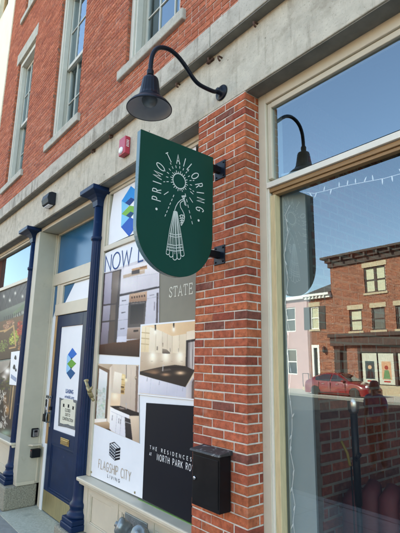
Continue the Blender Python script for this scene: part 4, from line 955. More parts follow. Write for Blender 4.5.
mb.build('emblem', 'ink', po)
mb = MB()
for p in ((91.5, 472), (134.8, 492.5)): c = onY(*p, yy); mb.lathe([(.010, 0), (.010, .003), (0, .004)], c, axis=(0, -1, 0), seg=10)
mb.build('fixing', 'old_brass', po)
# black poster
po = poster('residence_sign', 'black poster reading THE RESIDENCES AT NORTH PARK ROW beside the brick pier', [(146.2, 402.8), (197, 406.3), (194, 524.5), (142.3, 498.8)], YP-.0055, 'ink')
mb = MB(); yy = YP-.0065; a_ = onY(149.8, 450.5, yy); b_ = onY(191.5, 459.5, yy)
stroke_text(mb, 'THE RESIDENCES', Vector((a_.x, yy, (a_.z+b_.z)/2)), EX, EZ, OUT, .026, .0040, length=b_.x-a_.x, track=.85)
a_ = onY(157.0, 461.3, yy); b_ = onY(195.2, 471, yy)
stroke_text(mb, 'NORTH PARK ROW', Vector((a_.x, yy, (a_.z+b_.z)/2)), EX, EZ, OUT, .046, .0052, length=b_.x-a_.x, track=.40)
stroke_text(mb, 'AT', Vector((a_.x-.115, yy, (a_.z+b_.z)/2+.018)), EX, EZ, OUT, .022, .0036, track=.3)
mb.build('lettering', 'print_white', po)
tag(B(-3.40, -2.53, .136, .148, .8005, .805).build('green_tape', 'tape'), 'thin strip of green tape along the sill under the black poster', 'tape')

# door poster
YG = YD+.0148
po = thing('door_poster', 'white leasing poster with stacked blue and green diamonds in the door window', 'poster', (-5.6, YG, 1.6))
A = Art(YG); Z = lambda c, *p: A.z(10, 48, 330, c, *p)
Z((150, 205, 240), (200, 245), (235, 290), (195, 340), (230, 385), (185, 430), (183, 400), (192, 260)); Z((18, 110, 200), (245, 178), (290, 240), (235, 293), (200, 245)); Z((105, 168, 65), (235, 290), (283, 335), (232, 388), (192, 338)); Z((15, 88, 140), (230, 385), (273, 430), (225, 495), (185, 430)); Z((20, 60, 70), (235, 275), (246, 284), (235, 294), (226, 282)); Z((30, 70, 60), (230, 372), (242, 380), (231, 390), (222, 378))
A.done(po)
mb = MB(); c = onY(69.4, 393.4, YG-.001); font_text(mb, 'LEASING', Vector((c.x, YG-.002, c.z)), EX, EZ, OUT, .05, .24, .02); c = onY(69.3, 398.6, YG-.001); font_text(mb, 'erieddc.org', Vector((c.x, YG-.002, c.z)), EX, EZ, OUT, .042, .29, .01); mb.build('lettering', 'ink_navy', po)
po = thing('paper_notice', 'cream paper notice with torn dark edges taped low on the door poster', 'notice', (-5.55, YG-.004, 1.1))
mb = MB(); y_ = YG-.006
mb.quad(*[onY(48+a/9.7, 385+b/9.7, y_) for a, b in ((112, 120), (140, 132), (270, 146), (280, 150), (262, 438), (230, 428), (180, 412), (98, 396))]); mb.build('backing_sheet', mat('grey_sheet', (.13, .14, .14), .8, var=.4, scale=40), po)
mb = MB(); y_ = YG-.008
mb.quad(*[onY(48+a/9.7, 385+b/9.7, y_) for a, b in ((128, 150), (160, 134), (244, 142), (248, 168), (270, 176), (256, 402), (215, 392), (195, 380), (150, 378), (116, 366))]); mb.build('sheet', mat('cream_paper', (.66, .64, .50), .8, var=.06), po)
mb = MB()
for s_, py in (('CLOSED', 411.9), ('DUE TO', 416.4), ('CONSTRUCTION', 421.0)):
    c = onY(67.6, py, y_-.001); font_text(mb, s_, Vector((c.x, y_-.0012, c.z)), EX, EZ, OUT, .038, {'CLOSED': .17, 'DUE TO': .15, 'CONSTRUCTION': .33}[s_], .01)
for (px, py) in ((63.8, 405.3), (68.6, 406.0), (73.2, 408.0)):
    c = onY(px, py, y_-.001); n = mb.add([c+Vector((.034*math.cos(k*math.pi/4)*(.6+.4*(k % 2)), -.001, .03*math.sin(k*math.pi/4)*(.6+.4*(k % 2)))) for k in range(8)]); mb.face(range(n, n+8))
mb.build('lettering', 'ink', po)

# left-hand shop window posters
po = poster('market_poster', 'dark market poster with fruit and vegetable crates in the left shop window', [(-6, 294.5), (32, 279.6), (23, 356), (-6, 361)], .155, 'print', col=lin(66, 62, 64))
K = Photo([(-6, 294.5), (32, 279.6), (23, 356), (-6, 361)], .155, 110, 150, (70, 66, 68), 4.43, 0, 240); P = K.poly
P((98, 94, 96), [(-30, 230), (160, 150), (130, 290), (-30, 345)], (60, 56, 58), ((110, 190), (0, 330)))
for k in range(7): K.line((54, 50, 52), (-20+22*k, 330-18*k), (10+22*k, 210-4*k), 3, .7); K.line((118, 114, 114), (-16+22*k, 210), (16+22*k, 330-14*k), 2, .4)
for (x_, y_) in ((18, 250), (68, 236), (100, 250), (44, 268)): K.glow((236, 236, 226), x_, y_, 4, 7, .95)
rnd = random.Random(3)
P((120, 128, 116), [(-30, 330), (112, 270), (108, 345), (-30, 370)], (74, 78, 76), ((40, 300), (50, 360)))
P((120, 136, 110), [(58, 322), (108, 280), (107, 300), (62, 340)], (92, 108, 84), ((60, 300), (100, 330)))
for k in range(9): K.line((224, 224, 214), (62+5*k, 338-3*k), (64+5*k, 350-3*k), 2.4, .8); K.line((62, 58, 58), (20+9*k, 340-3*k), (20+9*k, 362-3*k), 4, .8)
P((110, 84, 64), [(-30, 372), (108, 330), (100, 530), (-30, 540)], (70, 52, 42), ((40, 350), (40, 520)))
def heap(poly_c, cx, cy, rx, ry, n):
    for k in range(n):
        a_ = rnd.uniform(0, 6.28); q = math.sqrt(rnd.random()); c = rnd.choice(poly_c); f = rnd.uniform(.72, 1.12)
        x_, y_ = cx+rx*q*math.cos(a_), cy+ry*q*math.sin(a_)-.5*(q*math.cos(a_)*rx); r_ = rnd.uniform(2.0, 4.2)
        K.blob(tuple(min(255, v*f*.7) for v in c), x_+.6, y_+1, r_, r_*.9); K.blob(tuple(min(255, v*f) for v in c), x_, y_, r_*.8, r_*.7)
heap([(196, 140, 110), (176, 116, 90), (206, 160, 130)], 38, 375, 24, 16, 90); heap([(190, 200, 80), (160, 180, 60), (214, 214, 110)], 62, 432, 22, 30, 150); heap([(190, 62, 50), (206, 96, 60), (170, 60, 60)], 88, 392, 12, 36, 110); heap([(150, 90, 60), (180, 130, 90)], 92, 460, 12, 30, 60); heap([(150, 160, 90), (120, 130, 70)], 14, 470, 20, 26, 60)
for (p_, q_) in (((18, 408), (60, 380)), ((40, 480), (70, 474)), ((-20, 410), (30, 398)), ((60, 376), (70, 470))): K.line((188, 150, 104), p_, q_, 6)
K.done(po)
po = poster('cafe_poster', 'brown cafe poster with white chalk scribbles in the left shop window', [(-6, 363), (21, 357.6), (12, 441), (-6, 430)], .155, 'print', col=lin(70, 58, 48))
K = Photo([(-6, 363), (21, 357.6), (12, 441), (-6, 430)], .155, 80, 140, (74, 60, 48), 5.07, 0, 340); P = K.poly; rnd = random.Random(5)
P((170, 164, 156), [(-40, 85), (58, 82), (46, 130), (0, 175), (-40, 190)], (120, 112, 104), ((20, 85), (0, 180))); P((60, 48, 40), [(-40, 190), (20, 160), (14, 420), (-40, 420)], (40, 32, 28), ((0, 180), (0, 400)))
P((84, 70, 58), [(44, 228), (90, 232), (52, 480), (22, 470)], (58, 48, 42), ((60, 240), (40, 460))); P((206, 174, 128), [(66, 232), (72, 232), (54, 400), (48, 400)], a=.8); P((176, 146, 106), [(54, 232), (58, 232), (42, 380), (39, 380)], a=.6)
K.glow((250, 250, 248), 38, 158, 18, 20, 1); K.glow((240, 236, 230), 22, 190, 14, 16, .9); K.glow((222, 160, 90), 36, 352, 9, 22, .7); K.glow((206, 140, 80), 26, 300, 8, 18, .5); K.glow((150, 180, 160), 30, 470, 30, 18, .8)
for k in range(26):
    x_, y_ = rnd.uniform(-6, 34), rnd.uniform(250, 440); w_ = rnd.uniform(3, 9); a0 = rnd.uniform(0, 6)
    for q in range(7): K.line((230, 230, 224), (x_+w_*math.cos(a0+q*.6), y_+2*w_*math.sin(a0+q*.6)), (x_+w_*math.cos(a0+q*.6+.6), y_+2*w_*math.sin(a0+q*.6+.6)), 2.6, .85)
for k in range(30): K.blob((rnd.randint(30, 110),)*2+(rnd.randint(30, 70),), rnd.uniform(-10, 50), rnd.uniform(190, 250), rnd.uniform(3, 9), rnd.uniform(3, 9), .7)
K.done(po)
po = poster('white_flyer', 'small white flyer with black drawings taped over the cafe poster edge', [(11.3, 352), (20.2, 350.8), (17.6, 385.5), (9.4, 384.6)], .147, 'paper', 'flyer')
A = Art(.147)
for (x_, y_, r) in ((15.6, 357.5, 1.6), (14.4, 367, 1.8), (16, 370, 1.1)): A.poly((60, 60, 64), *[(x_+r*math.cos(q*.9)*(1 if q % 2 else .6), y_+r*1.5*math.sin(q*.9)) for q in range(7)])
A.poly((150, 165, 190), (11.2, 374), (16.6, 378), (16, 382), (10.8, 378)); A.done(po)

# ================================================================== INSIDE THE SHOP
t = thing('string_lights', 'string of clear bulbs hung along the top of the right shop window', 'string lights', (-1.3, .24, 3.0))
def swag(a, b, sag, n): return [Vector(a).lerp(Vector(b), i/n)-Vector((0, 0, sag*4*(i/n)*(1-i/n))) for i in range(n+1)]
topL = [Vector((onY(px, py, .215).x, .215, onY(px, py, .215).z)) for px, py in ((303, 192), (314, 193.5), (325, 191), (340, 187), (352, 184.5), (368, 181.5), (384, 178.5), (400, 174))]
topL += [topL[-1]+Vector((.2*k, 0, .02-.03*(k % 2))) for k in range(1, 9)]
left = [Vector((onY(px, py, .212).x, .212, onY(px, py, .212).z)) for px, py in ((290, 205), (285, 215), (288, 232), (284, 255), (288, 280), (285, 305), (289, 330), (287, 352), (291, 372), (289, 392), (292, 415), (292, 430), (290, 450), (294, 470), (292, 488), (295, 505), (293, 522), (296, 545))]
mb = MB(); mb.tube(topL, .0025, 6); mb.tube(left, .0025, 6); mb.build('cable', 'cable', t)
mb = MB(); rnd = random.Random(2)
def stations(pts, step):
    acc = 0; out = []
    for p, q in zip(pts, pts[1:]):
        L_ = (q-p).length; s_ = step-acc
        while s_ < L_: out.append(p.lerp(q, s_/L_)); s_ += step
        acc = (acc+L_) % step
    return out
for pts_, st in ((topL, .055), (left, .10)):
    for p in stations(pts_, st):
        dv = Vector((rnd.uniform(-.6, .6), rnd.uniform(-.1, .1), rnd.choice((-1, 1)))).normalized(); mb.tube([p, p+dv*.012, p+dv*.024, p+dv*.034], [.003, .004, .0035, .001], 6)
mb.build('bulb', 'light_bulb', t)
# floor lamp / microphone-like stand and maroon settee behind the glass
p = onY(353, 402, .6)
t = thing('lamp_stand', 'thin black pole stand with a silver head inside the right shop window', 'stand', (p.x,   .6, .013))
mb = MB(); mb.tube([(p.x, .6, .03), (p.x, .6, 1.1)], .016, 10); mb.lathe([(.15, .012), (.15, .03), (.02, .05)], (p.x, .6, 0), seg=24); mb.build('pole', 'black', t)
mb = MB(); mb.tube([(p.x, .6, 1.1), (p.x, .6, p.z-.07)], .022, 12); mb.tube([(p.x+.01, .58, p.z-.34), (p.x+.05, .56, p.z-.30)], .013, 8); mb.build('upper_tube', 'black', t)
mb = MB(); mb.lathe([(.024, p.z-.07), (.034, p.z-.05), (.036, p.z), (.026, p.z+.03), (0, p.z+.034)], (p.x, .6, 0), seg=18); mb.build('head', 'steel', t)
p0 = onX(341, 476, -1.75)
t = thing('maroon_settee', 'maroon upholstered settee with channelled back inside the right shop window', 'settee', (-1.2, 1.1, .013))
mb = MB()
for k in range(10): mb.tube([(-1.80+.13*k, .83, .35), (-1.80+.13*k, .80, .75), (-1.80+.13*k, .82, 1.05+.06*min(k, 1)), (-1.80+.13*k, .88, 1.12+.06*min(k, 1))], [.066, .072, .072, .04], 14)
mb.build('backrest', 'maroon', t)
B(-1.86, -.55, .91, 1.5, .28, .47).build('seat', 'maroon', t, bevel=.05)
for x_ in (-1.78, -.64):
    for y_ in (.95, 1.42): B(x_-.03, x_+.03, y_-.03, y_+.03, .013, .279).build('leg', 'black', t, bevel=.004)
a_, b_ = onY(341, 441, .7), onY(350, 466, .7)
t = thing('window_pole', 'black rod with a bent yellow strap at its top by the interior brick wall', 'pole', (b_.x, .7, .013))
MB().tube([a_, a_.lerp(b_, .5)+Vector((0, .02, 0)), b_], .010, 8).build('strap', 'yellow', t)
MB().tube([b_+Vector((0, .012, .02)), Vector((b_.x, .712, .013))], .005, 6).build('rod', 'black', t)

# ================================================================== NEIGHBOUR ON THE LEFT
t = thing('stucco_building', 'pale cream stucco building adjoining the brick building on the left', 'building', (-14, 2, 0))
hs = [(-11.6, -10.5, 1.2, 3.2), (-11.2, -10.2, 5.2, 7.4), (-10.75, -9.85, 10.2, 12.6), (-13.6, -12.5, 5.2, 7.4), (-13.6, -12.5, 1.2, 3.2)]
mb = MB(); sheet_holes(mb, -17, XL-.003, 0, 14, -.03, hs)
for h_ in hs: mb.quad((h_[0], -.03, h_[2]), (h_[0], .14, h_[2]), (h_[0], .14, h_[3]), (h_[0], -.03, h_[3])); mb.quad((h_[1], -.03, h_[2]), (h_[1], -.03, h_[3]), (h_[1], .14, h_[3]), (h_[1], .14, h_[2])); mb.quad((h_[0], -.03, h_[2]), (h_[1], -.03, h_[2]), (h_[1], .14, h_[2]), (h_[0], .14, h_[2])); mb.quad((h_[0], -.03, h_[3]), (h_[0], .14, h_[3]), (h_[1], .14, h_[3]), (h_[1], -.03, h_[3]))
mb.quad((XL-.003, -.03, 0), (XL-.003, 9, 0), (XL-.003, 9, 14), (XL-.003, -.03, 14)); mb.quad((-17, -.03, 0), (-17, -.03, 14), (-17, 9, 14), (-17, 9, 0)); mb.quad((-17, 9, 0), (-17, 9, 14), (XL-.003, 9, 14), (XL-.003, 9, 0))
mb.build('wall', 'stucco', t); B(-17.05, XL-.003, -.08, 9.05, 14, 14.3).build('roof', 'roofing', t)
for h_ in hs:
    f = MB(); f.box(h_[0], h_[0]+.08, .06, .16, h_[2], h_[3]); f.box(h_[1]-.08, h_[1], .06, .16, h_[2], h_[3]); f.box(h_[0]+.08, h_[1]-.08, .06, .16, h_[3]-.08, h_[3]); f.box(h_[0]+.08, h_[1]-.08, .06, .16, h_[2], h_[2]+.08); f.box(h_[0]+.08, h_[1]-.08, .065, .15, (h_[2]+h_[3])/2-.03, (h_[2]+h_[3])/2+.03)
    w = f.build('window', 'wood', t, bevel=.005); B(h_[0]+.05, h_[1]-.05, .11, .125, h_[2]+.05, h_[3]-.05).build('pane', 'glass_dark', w)

# ================================================================== ACROSS THE STREET (seen in the shop glass)
YV = 25.0; FY = .392-YV                    # the facade over there, facing +y
MR = lambda px, py, dv=0: mirrored(px, py, YV-dv)
BR_ = [lin(128, 74, 55), lin(122, 70, 52), lin(114, 66, 50), lin(134, 82, 61)]
def far_bricks(mb, x0, x1, z0, z1, y, holes):
    brick_wall(mb, Vector((0, y, 0)), EX, Vector((0, -1, 0)), x0, x1, z0, z1, holes, ch=.1, bl=.3, j=.012, pal=BR_, w=[4, 4, 4, 3], d=.012, bev=.003)
xe = MR(335, 380).x; xr = 8.0; ztop = MR(400, 244).z; zc0 = MR(335, 267).z
t = thing('corner_brick_building', 'sunlit three storey brick building with brown cornice and corner shop, reflected in the glass', 'building', (-8, FY, 0))
def rect(tl, br): a, b = MR(*tl), MR(*br); return (min(a.x, b.x), max(a.x, b.x), min(a.z, b.z), max(a.z, b.z))
wA = rect((363, 268), (383.5, 291)); dx = 4.0
w1 = rect((348.5, 310), (357.6, 331)); w2 = rect((371, 308), (381.6, 330)); dx = w2[0]-w1[0]
ww, wh0, wh1 = .95, w2[2], w2[3]
row = [(w1[0]+dx*k, w1[0]+dx*k+ww, wh0, wh1) for k in range(9) if w1[0]+dx*k+ww < xr-.3]
top = [(wA[0]+dx*1.65*k, wA[0]+dx*1.65*k+1.55, wA[2], wA[3]) for k in range(5) if wA[0]+dx*1.65*k+1.55 < xr-.3]
zs = MR(400, 341).z; hs = row+top
mb = MB(); far_bricks(mb, xe, xr, zs, zc0, FY+.01, hs); mb.build('wall', 'brick_far', t)
mb = MB(); sheet_holes(mb, xe, xr, zs, zc0+.5, FY, hs); mb.build('mortar', 'mortar_red', t)
mb = MB(); mb.box(xe, xr, FY-9, FY-.3, 0, ztop-.2); mb.build('inner_block', 'dark', t)
B(xe, xe+.012, FY-9, FY, 0, zc0).build('side_wall', mat('side_brick', (.30, .12, .07), .9, var=.2, scale=8), t)
mb = MB(); 
for (d0, d1, z0, z1) in ((0, .15, zc0, zc0+.35), (0, .3, zc0+.35, zc0+.6), (0, .55, zc0+.6, ztop)): mb.box(xe-d1*.9, xr, FY-.5, FY+d1, z0, z1)
for k in range(28): x = xe+.2+k*.9; mb.box(x, x+.14, FY+.301, FY+.5, zc0+.3, zc0+.6)
mb.build('cornice', 'cornice_brown', t, bevel=.02)
def far_window(h, parent, frame='cornice_brown', blind=True, lintel=True, double=False):
    f = MB(); a, b, z0, z1 = h; y0, y1 = FY-.16, FY-.06
    f.box(a, a+.09, y0, y1, z0, z1); f.box(b-.09, b, y0, y1, z0, z1); f.box(a+.09, b-.09, y0, y1, z1-.09, z1); f.box(a+.09, b-.09, y0, y1, z0, z0+.09); zm = (z0+z1)/2; f.box(a+.09, b-.09, y0, y1-.01, zm-.04, zm+.04)
    if double: f.box((a+b)/2-.09, (a+b)/2+.09, y0, y1, z0+.09, z1-.09)
    w = f.build('window', frame, parent)
    B(a+.05, b-.05, y0+.03, y0+.04, z0+.05, z1-.05).build('pane', 'blind' if blind else 'glass_dark', w)
    if lintel: B(a-.12, b+.12, FY-.1, FY+.04, z1, z1+.32).build('lintel', 'stone_tan', w); B(a-.1, b+.1, FY-.1, FY+.08, z0-.14, z0).build('sill', 'stone_tan', w)
for i, h_ in enumerate(row): far_window(h_, t, blind=(i % 3 == 0))
for h_ in top: far_window(h_, t, double=True)
# its shop front: cornice, corner pier, posters in the window
zsc = MR(400, 332).z
mb = MB(); mb.box(xe-.2, xr, FY-.2, FY+.45, zsc-.22, zsc+.02); mb.box(xe-.1, xr, FY-.2, FY+.3, zs-.25, zsc-.22); mb.build('shop_cornice', 'cornice_brown', t, bevel=.02)
swl = MR(363.5, 354).x; 
mb = MB(); far_bricks(mb, swl-1.25, swl-.45, .0, zs-.25, FY+.01, []); mb.box(swl-1.25, swl-.45, FY-.3, FY, 0, zs-.25); mb.build('shop_pier', 'brick_far', t)
mb = MB(); mb.box(xe, xe+.45, FY-.3, FY-.02, 0, zs-.25); mb.build('shop_pier', 'cornice_brown', t)
zb = MR(363, 384).z
B(swl-.45, xr, FY-.3, FY-.03, 0, zb).build('stall_riser', 'stone_tan', t)
f = MB()
xw = swl-.45
while xw < xr-.2: f.box(xw, xw+.16, FY-.15, FY, zb, zs-.25); xw += 2.5
f.box(swl-.45, xr, FY-.15, FY-.02, zs-.7, zs-.2505); f.build('shop_window_frame', 'cornice_brown', t)
B(xe+.9, xe+1.9, FY-.25, FY-.2, 0, 2.6).build('shop_door', 'shutter', t)
for k in range(12):
    x = swl-.20+2.5*(k//2)+1.14*(k % 2)
    if x+1.1 > xr: break
    w = B(x, x+1.04, FY-.12, FY-.10, zb+.05, zs-.75).build('display_panel', 'greywhite', t)
    q = MB(); h0, h1 = zb+.35, zs-1.25; hh = h1-h0
    q.col = lin(54, 70, 74) if k % 2 == 0 else lin(196, 150, 120); q.box(x+.2, x+.84, FY-.0995, FY-.095, h0, h1)
    q.col = lin(196, 160, 130) if k % 2 == 0 else lin(150, 60, 50); q.lathe([(.13, 0), (.13, .006)], (x+.52, FY-.094, h0+hh*.66), axis=(0, 1, 0), seg=14)
    q.col = lin(30, 28, 34) if k % 2 == 0 else lin(90, 130, 90); q.prism([(x+.28, FY-.0945, h0+.05), (x+.76, FY-.0945, h0+.05), (x+.66, FY-.0945, h0+hh*.52), (x+.38, FY-.0945, h0+hh*.52)], (0, .004, 0))
    q.col = lin(170, 40, 36); q.box(x+.3, x+.74, FY-.0995, FY-.096, h0-.16, h0-.08); q.build('poster_print', 'print', w)
# smaller brick house with white cornice and dark shutters, then a pink one
xs0 = MR(308, 330).x; zc_ = MR(333, 293).z
t = thing('small_brick_house', 'small brick house with white cornice and dark shutters, reflected beside the tall building', 'house', (xs0+1.5, FY, 0))
wS = rect((310.5, 307), (319.5, 329)); dS = rect((312, 345), (320.5, 377)); dS = (dS[0], dS[1], 0.25, dS[3])
mb = MB(); far_bricks(mb, xs0, xe-.005, 0, zc_-.3, FY+.01, [wS, dS]); mb.build('wall', 'brick_far', t)
mb = MB(); sheet_holes(mb, xs0, xe-.005, 0, zc_-.3, FY, [wS, dS]); mb.build('mortar', 'mortar_red', t)
B(xs0, xe-.005, FY-8, FY-.25, 0, zc_-.1).build('inner_block', 'dark', t)
mb = MB(); mb.box(xs0-.05, xe-.006, FY-.3, FY+.25, zc_-.3, zc_-.12); mb.box(xs0-.1, xe-.006, FY-.3, FY+.4, zc_-.12, zc_+.05)
for k in range(int((xe-xs0-.3)/.3)): x = xs0+.15+k*.3; mb.box(x, x+.1, FY+.251, FY+.36, zc_-.25, zc_-.1201)
mb.build('cornice', 'white', t, bevel=.01)
mb = MB(); mb.prism([(xs0-.1, FY+.35, zc_+.051), (xs0-.1, FY-4, zc_+1.6), (xs0-.1, FY-8.2, zc_+.051)], (xe-xs0+.09, 0, 0)); mb.build('roof', 'roofing', t)
B(xe-1.0, xe-.15, FY-2.6, FY-1.8, zc_+.4, zc_+2.1).build('chimney', mat('chimney_brick', (.3, .12, .08), .9, var=.2), t)
far_window(wS, t, 'white', True, True)
for (a, b) in ((wS[0]-.55, wS[0]-.03), (wS[1]+.03, wS[1]+.55)):
    s = MB(); s.box(a, b, FY+.012, FY+.06, wS[2], wS[3])
    for k in range(10): s.box(a+.06, b-.06, FY+.0605, FY+.07, wS[2]+.1+k*(wS[3]-wS[2]-.2)/10, wS[2]+.16+k*(wS[3]-wS[2]-.2)/10)
    s.build('shutter', 'shutter', t)
f = MB(); f.box(dS[0], dS[0]+.16, FY-.2, FY+.03, dS[2], dS[3]); f.box(dS[1]-.16, dS[1], FY-.2, FY+.03, dS[2], dS[3]); f.box(dS[0]+.16, dS[1]-.16, FY-.2, FY+.03, dS[3]-.2, dS[3]); f = f.build('door_frame', 'white', t); B(dS[0]+.16, dS[1]-.16, FY-.18, FY-.12, dS[2], dS[3]-.2).build('front_door', 'shutter', t, bevel=.01)
B(dS[0]-.3, dS[1]+.3, FY+.012, FY+.9, 0, .24).build('doorstep', 'stone_tan', t, bevel=.02)
mb = MB(); a_ = dS[0]-.25
for x in (dS[0]-.25, dS[1]+.25): mb.tube([(x, FY+.2, 1.15), (x, FY+.85, 1.15), (x, FY+.85, .24)], .025, 8); mb.tube([(x, FY+.2, 1.15), (x, FY+.2, .24)], .025, 8)
mb.build('handrail', 'rail', t)
lm = MR(325.5, 350); mb = MB(); mb.lathe([(.0, 0), (.09, .03), (.12, .12), (.12, .34), (.14, .36), (.0, .48)], (lm.x, FY+.2, lm.z-.2), seg=6, smooth=False); mb.tube([(lm.x, FY+.012, lm.z+.2), (lm.x, FY+.2, lm.z+.28)], .02, 6); mb.build('wall_lantern', 'rail', t)
xp0 = xs0-12
t = thing('pink_house', 'pink painted house at the far left of the reflected street', 'house', (xs0-5, FY, 0))
hp = [(xs0-2.1-3*k, xs0-1.1-3*k, z_, z_+1.9) for k in range(4) for z_ in (1.0, 4.2)]
mb = MB(); sheet_holes(mb, xp0, xs0-.005, 0, zc_-.2, FY+.005, hp); mb.build('wall', 'pink', t); B(xp0, xs0-.005, FY-8, FY-.25, 0, zc_-.1).build('inner_block', 'dark', t)
B(xp0-.1, xs0-.11, FY-8.1, FY+.3, zc_-.2, zc_+.05).build('roof', 'white', t, bevel=.02)
for h_ in hp: far_window(h_, t, 'white', False, False)

# --- red car
CYc = .392-22.4; CXf = -13.75; L = 4.45
t = thing('red_car', 'dark red hatchback parked across the street, reflected in the right shop window', 'car', (CXf-L/2, CYc, -.12))
zg = -.12; W2 = .88
prof = [(0, .34), (-.02, .55), (.04, .70), (.30, .80), (1.05, .93), (1.30, .98), (1.95, 1.34), (2.35, 1.44), (3.0, 1.43), (3.75, 1.22), (4.15, 1.02), (4.40, .92), (4.45, .60), (4.42, .32)]
def carx(u): return CXf-u
mb = MB(); secs = []
lower = [(0.02, .30)]+prof[0:]
sh = lambda z: 1.0 if z < .85 else 1.0-.28*min(1, (z-.85)/.58)
def arch(u):
    for c in (.85, 3.55):
        d2 = .36**2-(u-c)**2
        if d2 > 0: return zg+.30+math.sqrt(d2)
    return zg+.20
us = [i*.0445*2.0 for i in range(0, 51)]
def top_at(u):
    for (p, q) in zip(prof, prof[1:]):
        if p[0] <= u <= q[0] and q[0] > p[0]: return p[1]+(q[1]-p[1])*(u-p[0])/(q[0]-p[0])
    return prof[-1][1]
rows = []
mb.sm = True
for i, u in enumerate(us):
    u = min(max(u, 0), L); zt_ = top_at(u)+zg; end = min(u, L-u); pinch = 1-.16*max(0, 1-end/.5)**2
    ring_ = []
    zb_ = min(arch(u), zt_-.1)
    for s in (-1, 1):
        col = []
        for (fz, k) in ((0, 1.0), (.35, 1.02), (.62, 1.0), (.85, None), (1.0, None)):
            z_ = zb_+(zt_-zb_)*fz; w_ = W2*pinch*(1.0 if z_-zg < .6 else 1.0-.02*(z_-zg-.6)/.3 if z_-zg < .9 else .98-.30*min(1, (z_-zg-.9)/.5))
            if fz == 1.0: w_ *= .86
            col.append((carx(u), CYc+s*w_, z_))
        ring_.append(col)
    pts_ = ring_[0]+[(carx(u), CYc, zt_+.02)]+ring_[1][::-1]
    rows.append(mb.add(pts_))
k = 11
for A_, B_ in zip(rows, rows[1:]):
    for i in range(k-1): mb.face((A_+i, B_+i, B_+i+1, A_+i+1))
mb.sm = False
mb.face(range(rows[0], rows[0]+k)); mb.face(reversed(range(rows[-1], rows[-1]+k)))
body = mb.build('body', 'car_red', t)
for s in (-1, 1):
    for (quad_, nm) in (([(1.38, .98), (1.98, 1.30), (2.38, 1.37), (2.42, .97)], 'side_window'), ([(2.50, .97), (2.47, 1.37), (3.0, 1.36), (3.6, 1.18), (3.55, 1.0)], 'side_window')):
        w = MB(); yw = lambda z_: CYc+s*(W2*(.985-.30*min(1, (z_-.9)/.5))+.022)
        w.prism([(carx(u), yw(z_), zg+z_) for u, z_ in quad_], (0, -s*.02, 0)); w.build(nm, 'glass_dark', t)
    mb = MB(); mb.lathe([(.06, -.14), (.12, -.02), (.11, .05), (0, .07)], (carx(.16), CYc+s*.66, zg+.70), axis=(1, s*.5, .3), seg=12); mb.build('headlight', 'headlight', t)
    for u in (.85, 3.55):
        w = MB(); w.lathe([(.20, -.10), (.31, -.10), (.33, -.06), (.33, .06), (.31, .10), (.22, .10)], (carx(u), CYc+s*.79, zg+.33), axis=(0, s, 0), seg=24); wh = w.build('wheel', 'rubber', t)
        r = MB(); r.lathe([(.215, .085), (.06, .09), (0, .10)], (carx(u), CYc+s*.79, zg+.33), axis=(0, s, 0), seg=10, flute=lambda h, a: 1, smooth=False); r.build('rim', 'steel', wh)
    mb = MB(); mb.box(carx(1.62), carx(1.45), CYc+s*.86, CYc+s*1.0, zg+.95, zg+1.06) if s > 0 else mb.box(carx(1.62), carx(1.45), CYc-1.0, CYc-.86, zg+.95, zg+1.06); mb.build('mirror', 'car_red', t, bevel=.02)
for s in (-1, 1):
    yb = CYc+s*(W2*1.02+.004)
    for u in (1.42, 2.44, 3.28):
        MB().box(carx(u)-.008, carx(u)+.008, min(yb, yb-s*.03), max(yb, yb-s*.03), zg+.36, zg+.90).build('door_seam', 'rubber', t)
    MB().box(carx(3.2), carx(1.25), min(yb, yb-s*.04), max(yb, yb-s*.04), zg+.24, zg+.31).build('sill_trim', 'rubber', t)
    for u in (1.95, 2.95): MB().box(carx(u)-.09, carx(u)+.09, min(yb+s*.012, yb-s*.02), max(yb+s*.012, yb-s*.02), zg+.80, zg+.825).build('door_handle', 'steel', t)
    MB().lathe([(.07, -.05), (.08, .02), (0, .03)], (carx(4.40), CYc+s*.66, zg+.78), axis=(-1, s*.4, .1), seg=12).build('tail_light', 'red_box', t)
MB().box(carx(.02), carx(-.035), CYc-.5, CYc+.5, zg+.38, zg+.52).build('grille', 'rubber', t)
w = MB(); w.prism([(carx(1.25), CYc-.62, zg+.985), (carx(1.25), CYc+.62, zg+.985), (carx(1.95), CYc+.5, zg+1.37), (carx(1.95), CYc-.5, zg+1.37)], (.02, 0, .03)); w.build('windscreen', 'glass_dark', t)

# --- person standing in the street
def skin(name, joints, edges, radii, m, parent, org, sub=2):
    me = bpy.data.meshes.new(name); me.from_pydata([Vector(j)-ORG[parent.name] for j in joints], edges, []); o = bpy.data.objects.new(name, me); COL.objects.link(o); o.parent = parent; ORG[o.name] = ORG[parent.name]
    me.materials.append(M[m]); o.modifiers.new('skin', 'SKIN'); sv = o.modifiers['skin']
    if not me.skin_vertices: me.attributes.new('x', 'FLOAT', 'POINT')
    for i, r in enumerate(radii):
        me.skin_vertices[0].data[i].radius = (r, r) if not isinstance(r, tuple) else r
    me.skin_vertices[0].data[org].use_root = True
    ss = o.modifiers.new('sub', 'SUBSURF'); ss.levels = sub; ss.render_levels = sub
    return o
pp = mirrored(374.2, 389, 6.5); bx_, by_, bz_ = pp.x, pp.y, -.12
t = thing('person', 'person with short dark hair, blue shirt and dark trousers, reflected in the shop glass', 'person', (bx_, by_, bz_))
H = lambda x, y, z: (bx_+x, by_+y, bz_+z)
J = [H(0, 0, .93), H(0, 0, 1.12), H(0, 0, 1.32), H(0, .0, 1.42), H(0, .01, 1.49), H(0, .02, 1.57), H(0, .02, 1.65)]
R_ = [(.13, .10), (.125, .095), (.14, .10), (.09, .07), (.05, .05), (.078, .092), (.055, .07)]
E_ = [(0, 1), (1, 2), (2, 3), (3, 4), (4, 5), (5, 6)]
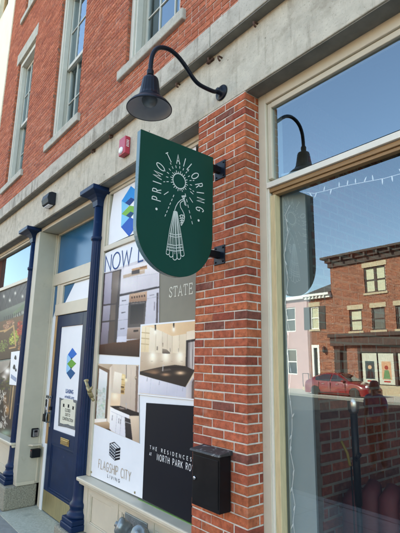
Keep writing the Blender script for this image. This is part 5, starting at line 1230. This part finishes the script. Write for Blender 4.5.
def limb(base, pts, rads):
    prev = base
    for p_, r in zip(pts, rads): J.append(H(*p_)); R_.append(r); E_.append((prev, len(J)-1)); prev = len(J)-1
    return prev
for s in (-1, 1):
    limb(0, [(s*.10, 0, .86), (s*.11, .01, .47), (s*.11, -.02, .08), (s*.12, .10, .035)], [.085, .055, .04, .035])
    w = limb(3, [(s*.17, 0, 1.39), (s*.22, -.01, 1.12), (s*.235, .05, .87), (s*.235, .07, .80)], [.055, .042, .03, .032])
    for q in range(4): limb(w, [(s*.235, .045+.018*q, .745), (s*.23, .05+.018*q, .705-.006*abs(q-1.5))], [.0085, .007])
    limb(w, [(s*.225, .105, .785), (s*.22, .125, .755)], [.009, .008])
limb(5, [(0, .11, 1.565)], [.016])
if hasattr(bpy.types, 'Object'):
    try:
        skin('body', J, E_, R_, 'skin', t, 0)
        skin('shirt', [H(0, 0, .90), H(0, 0, 1.12), H(0, 0, 1.32), H(0, 0, 1.425), H(-.18, 0, 1.39), H(-.215, -.005, 1.18), H(.18, 0, 1.39), H(.215, -.005, 1.18)], [(0, 1), (1, 2), (2, 3), (3, 4), (4, 5), (3, 6), (6, 7)], [(.15, .115), (.148, .115), (.162, .118), (.10, .08), .068, .058, .068, .058], 'shirt', t, 0)
        tr = [H(0, 0, .93)]; te = []; trr = [(.145, .112)]
        for s in (-1, 1):
            n_ = len(tr); tr += [H(s*.10, 0, .86), H(s*.11, .01, .47), H(s*.11, -.02, .10)]; trr += [.10, .075, .065]; te += [(0, n_), (n_, n_+1), (n_+1, n_+2)]
        skin('trousers', tr, te, trr, 'trousers', t, 0)
        mb = MB(); mb.lathe([(.0, .135), (.05, .125), (.085, .09), (.098, .04), (.098, -.01), (.085, -.05)], H(0, .0, 1.60), axis=(0, -.25, 1), seg=16); mb.build('hair', 'hair', t)
        mb = MB()
        for s in (-1, 1): mb.lathe([(.011, 0), (.011, .003), (0, .006)], H(s*.032, .108, 1.59), axis=(0, 1, 0), seg=8)
        mb.build('eye', 'black', t)
        B(bx_-.022, bx_+.022, by_+.108, by_+.113, bz_+1.527, bz_+1.533).build('mouth', 'red_box', t)
    except Exception as ex: print('person', ex)
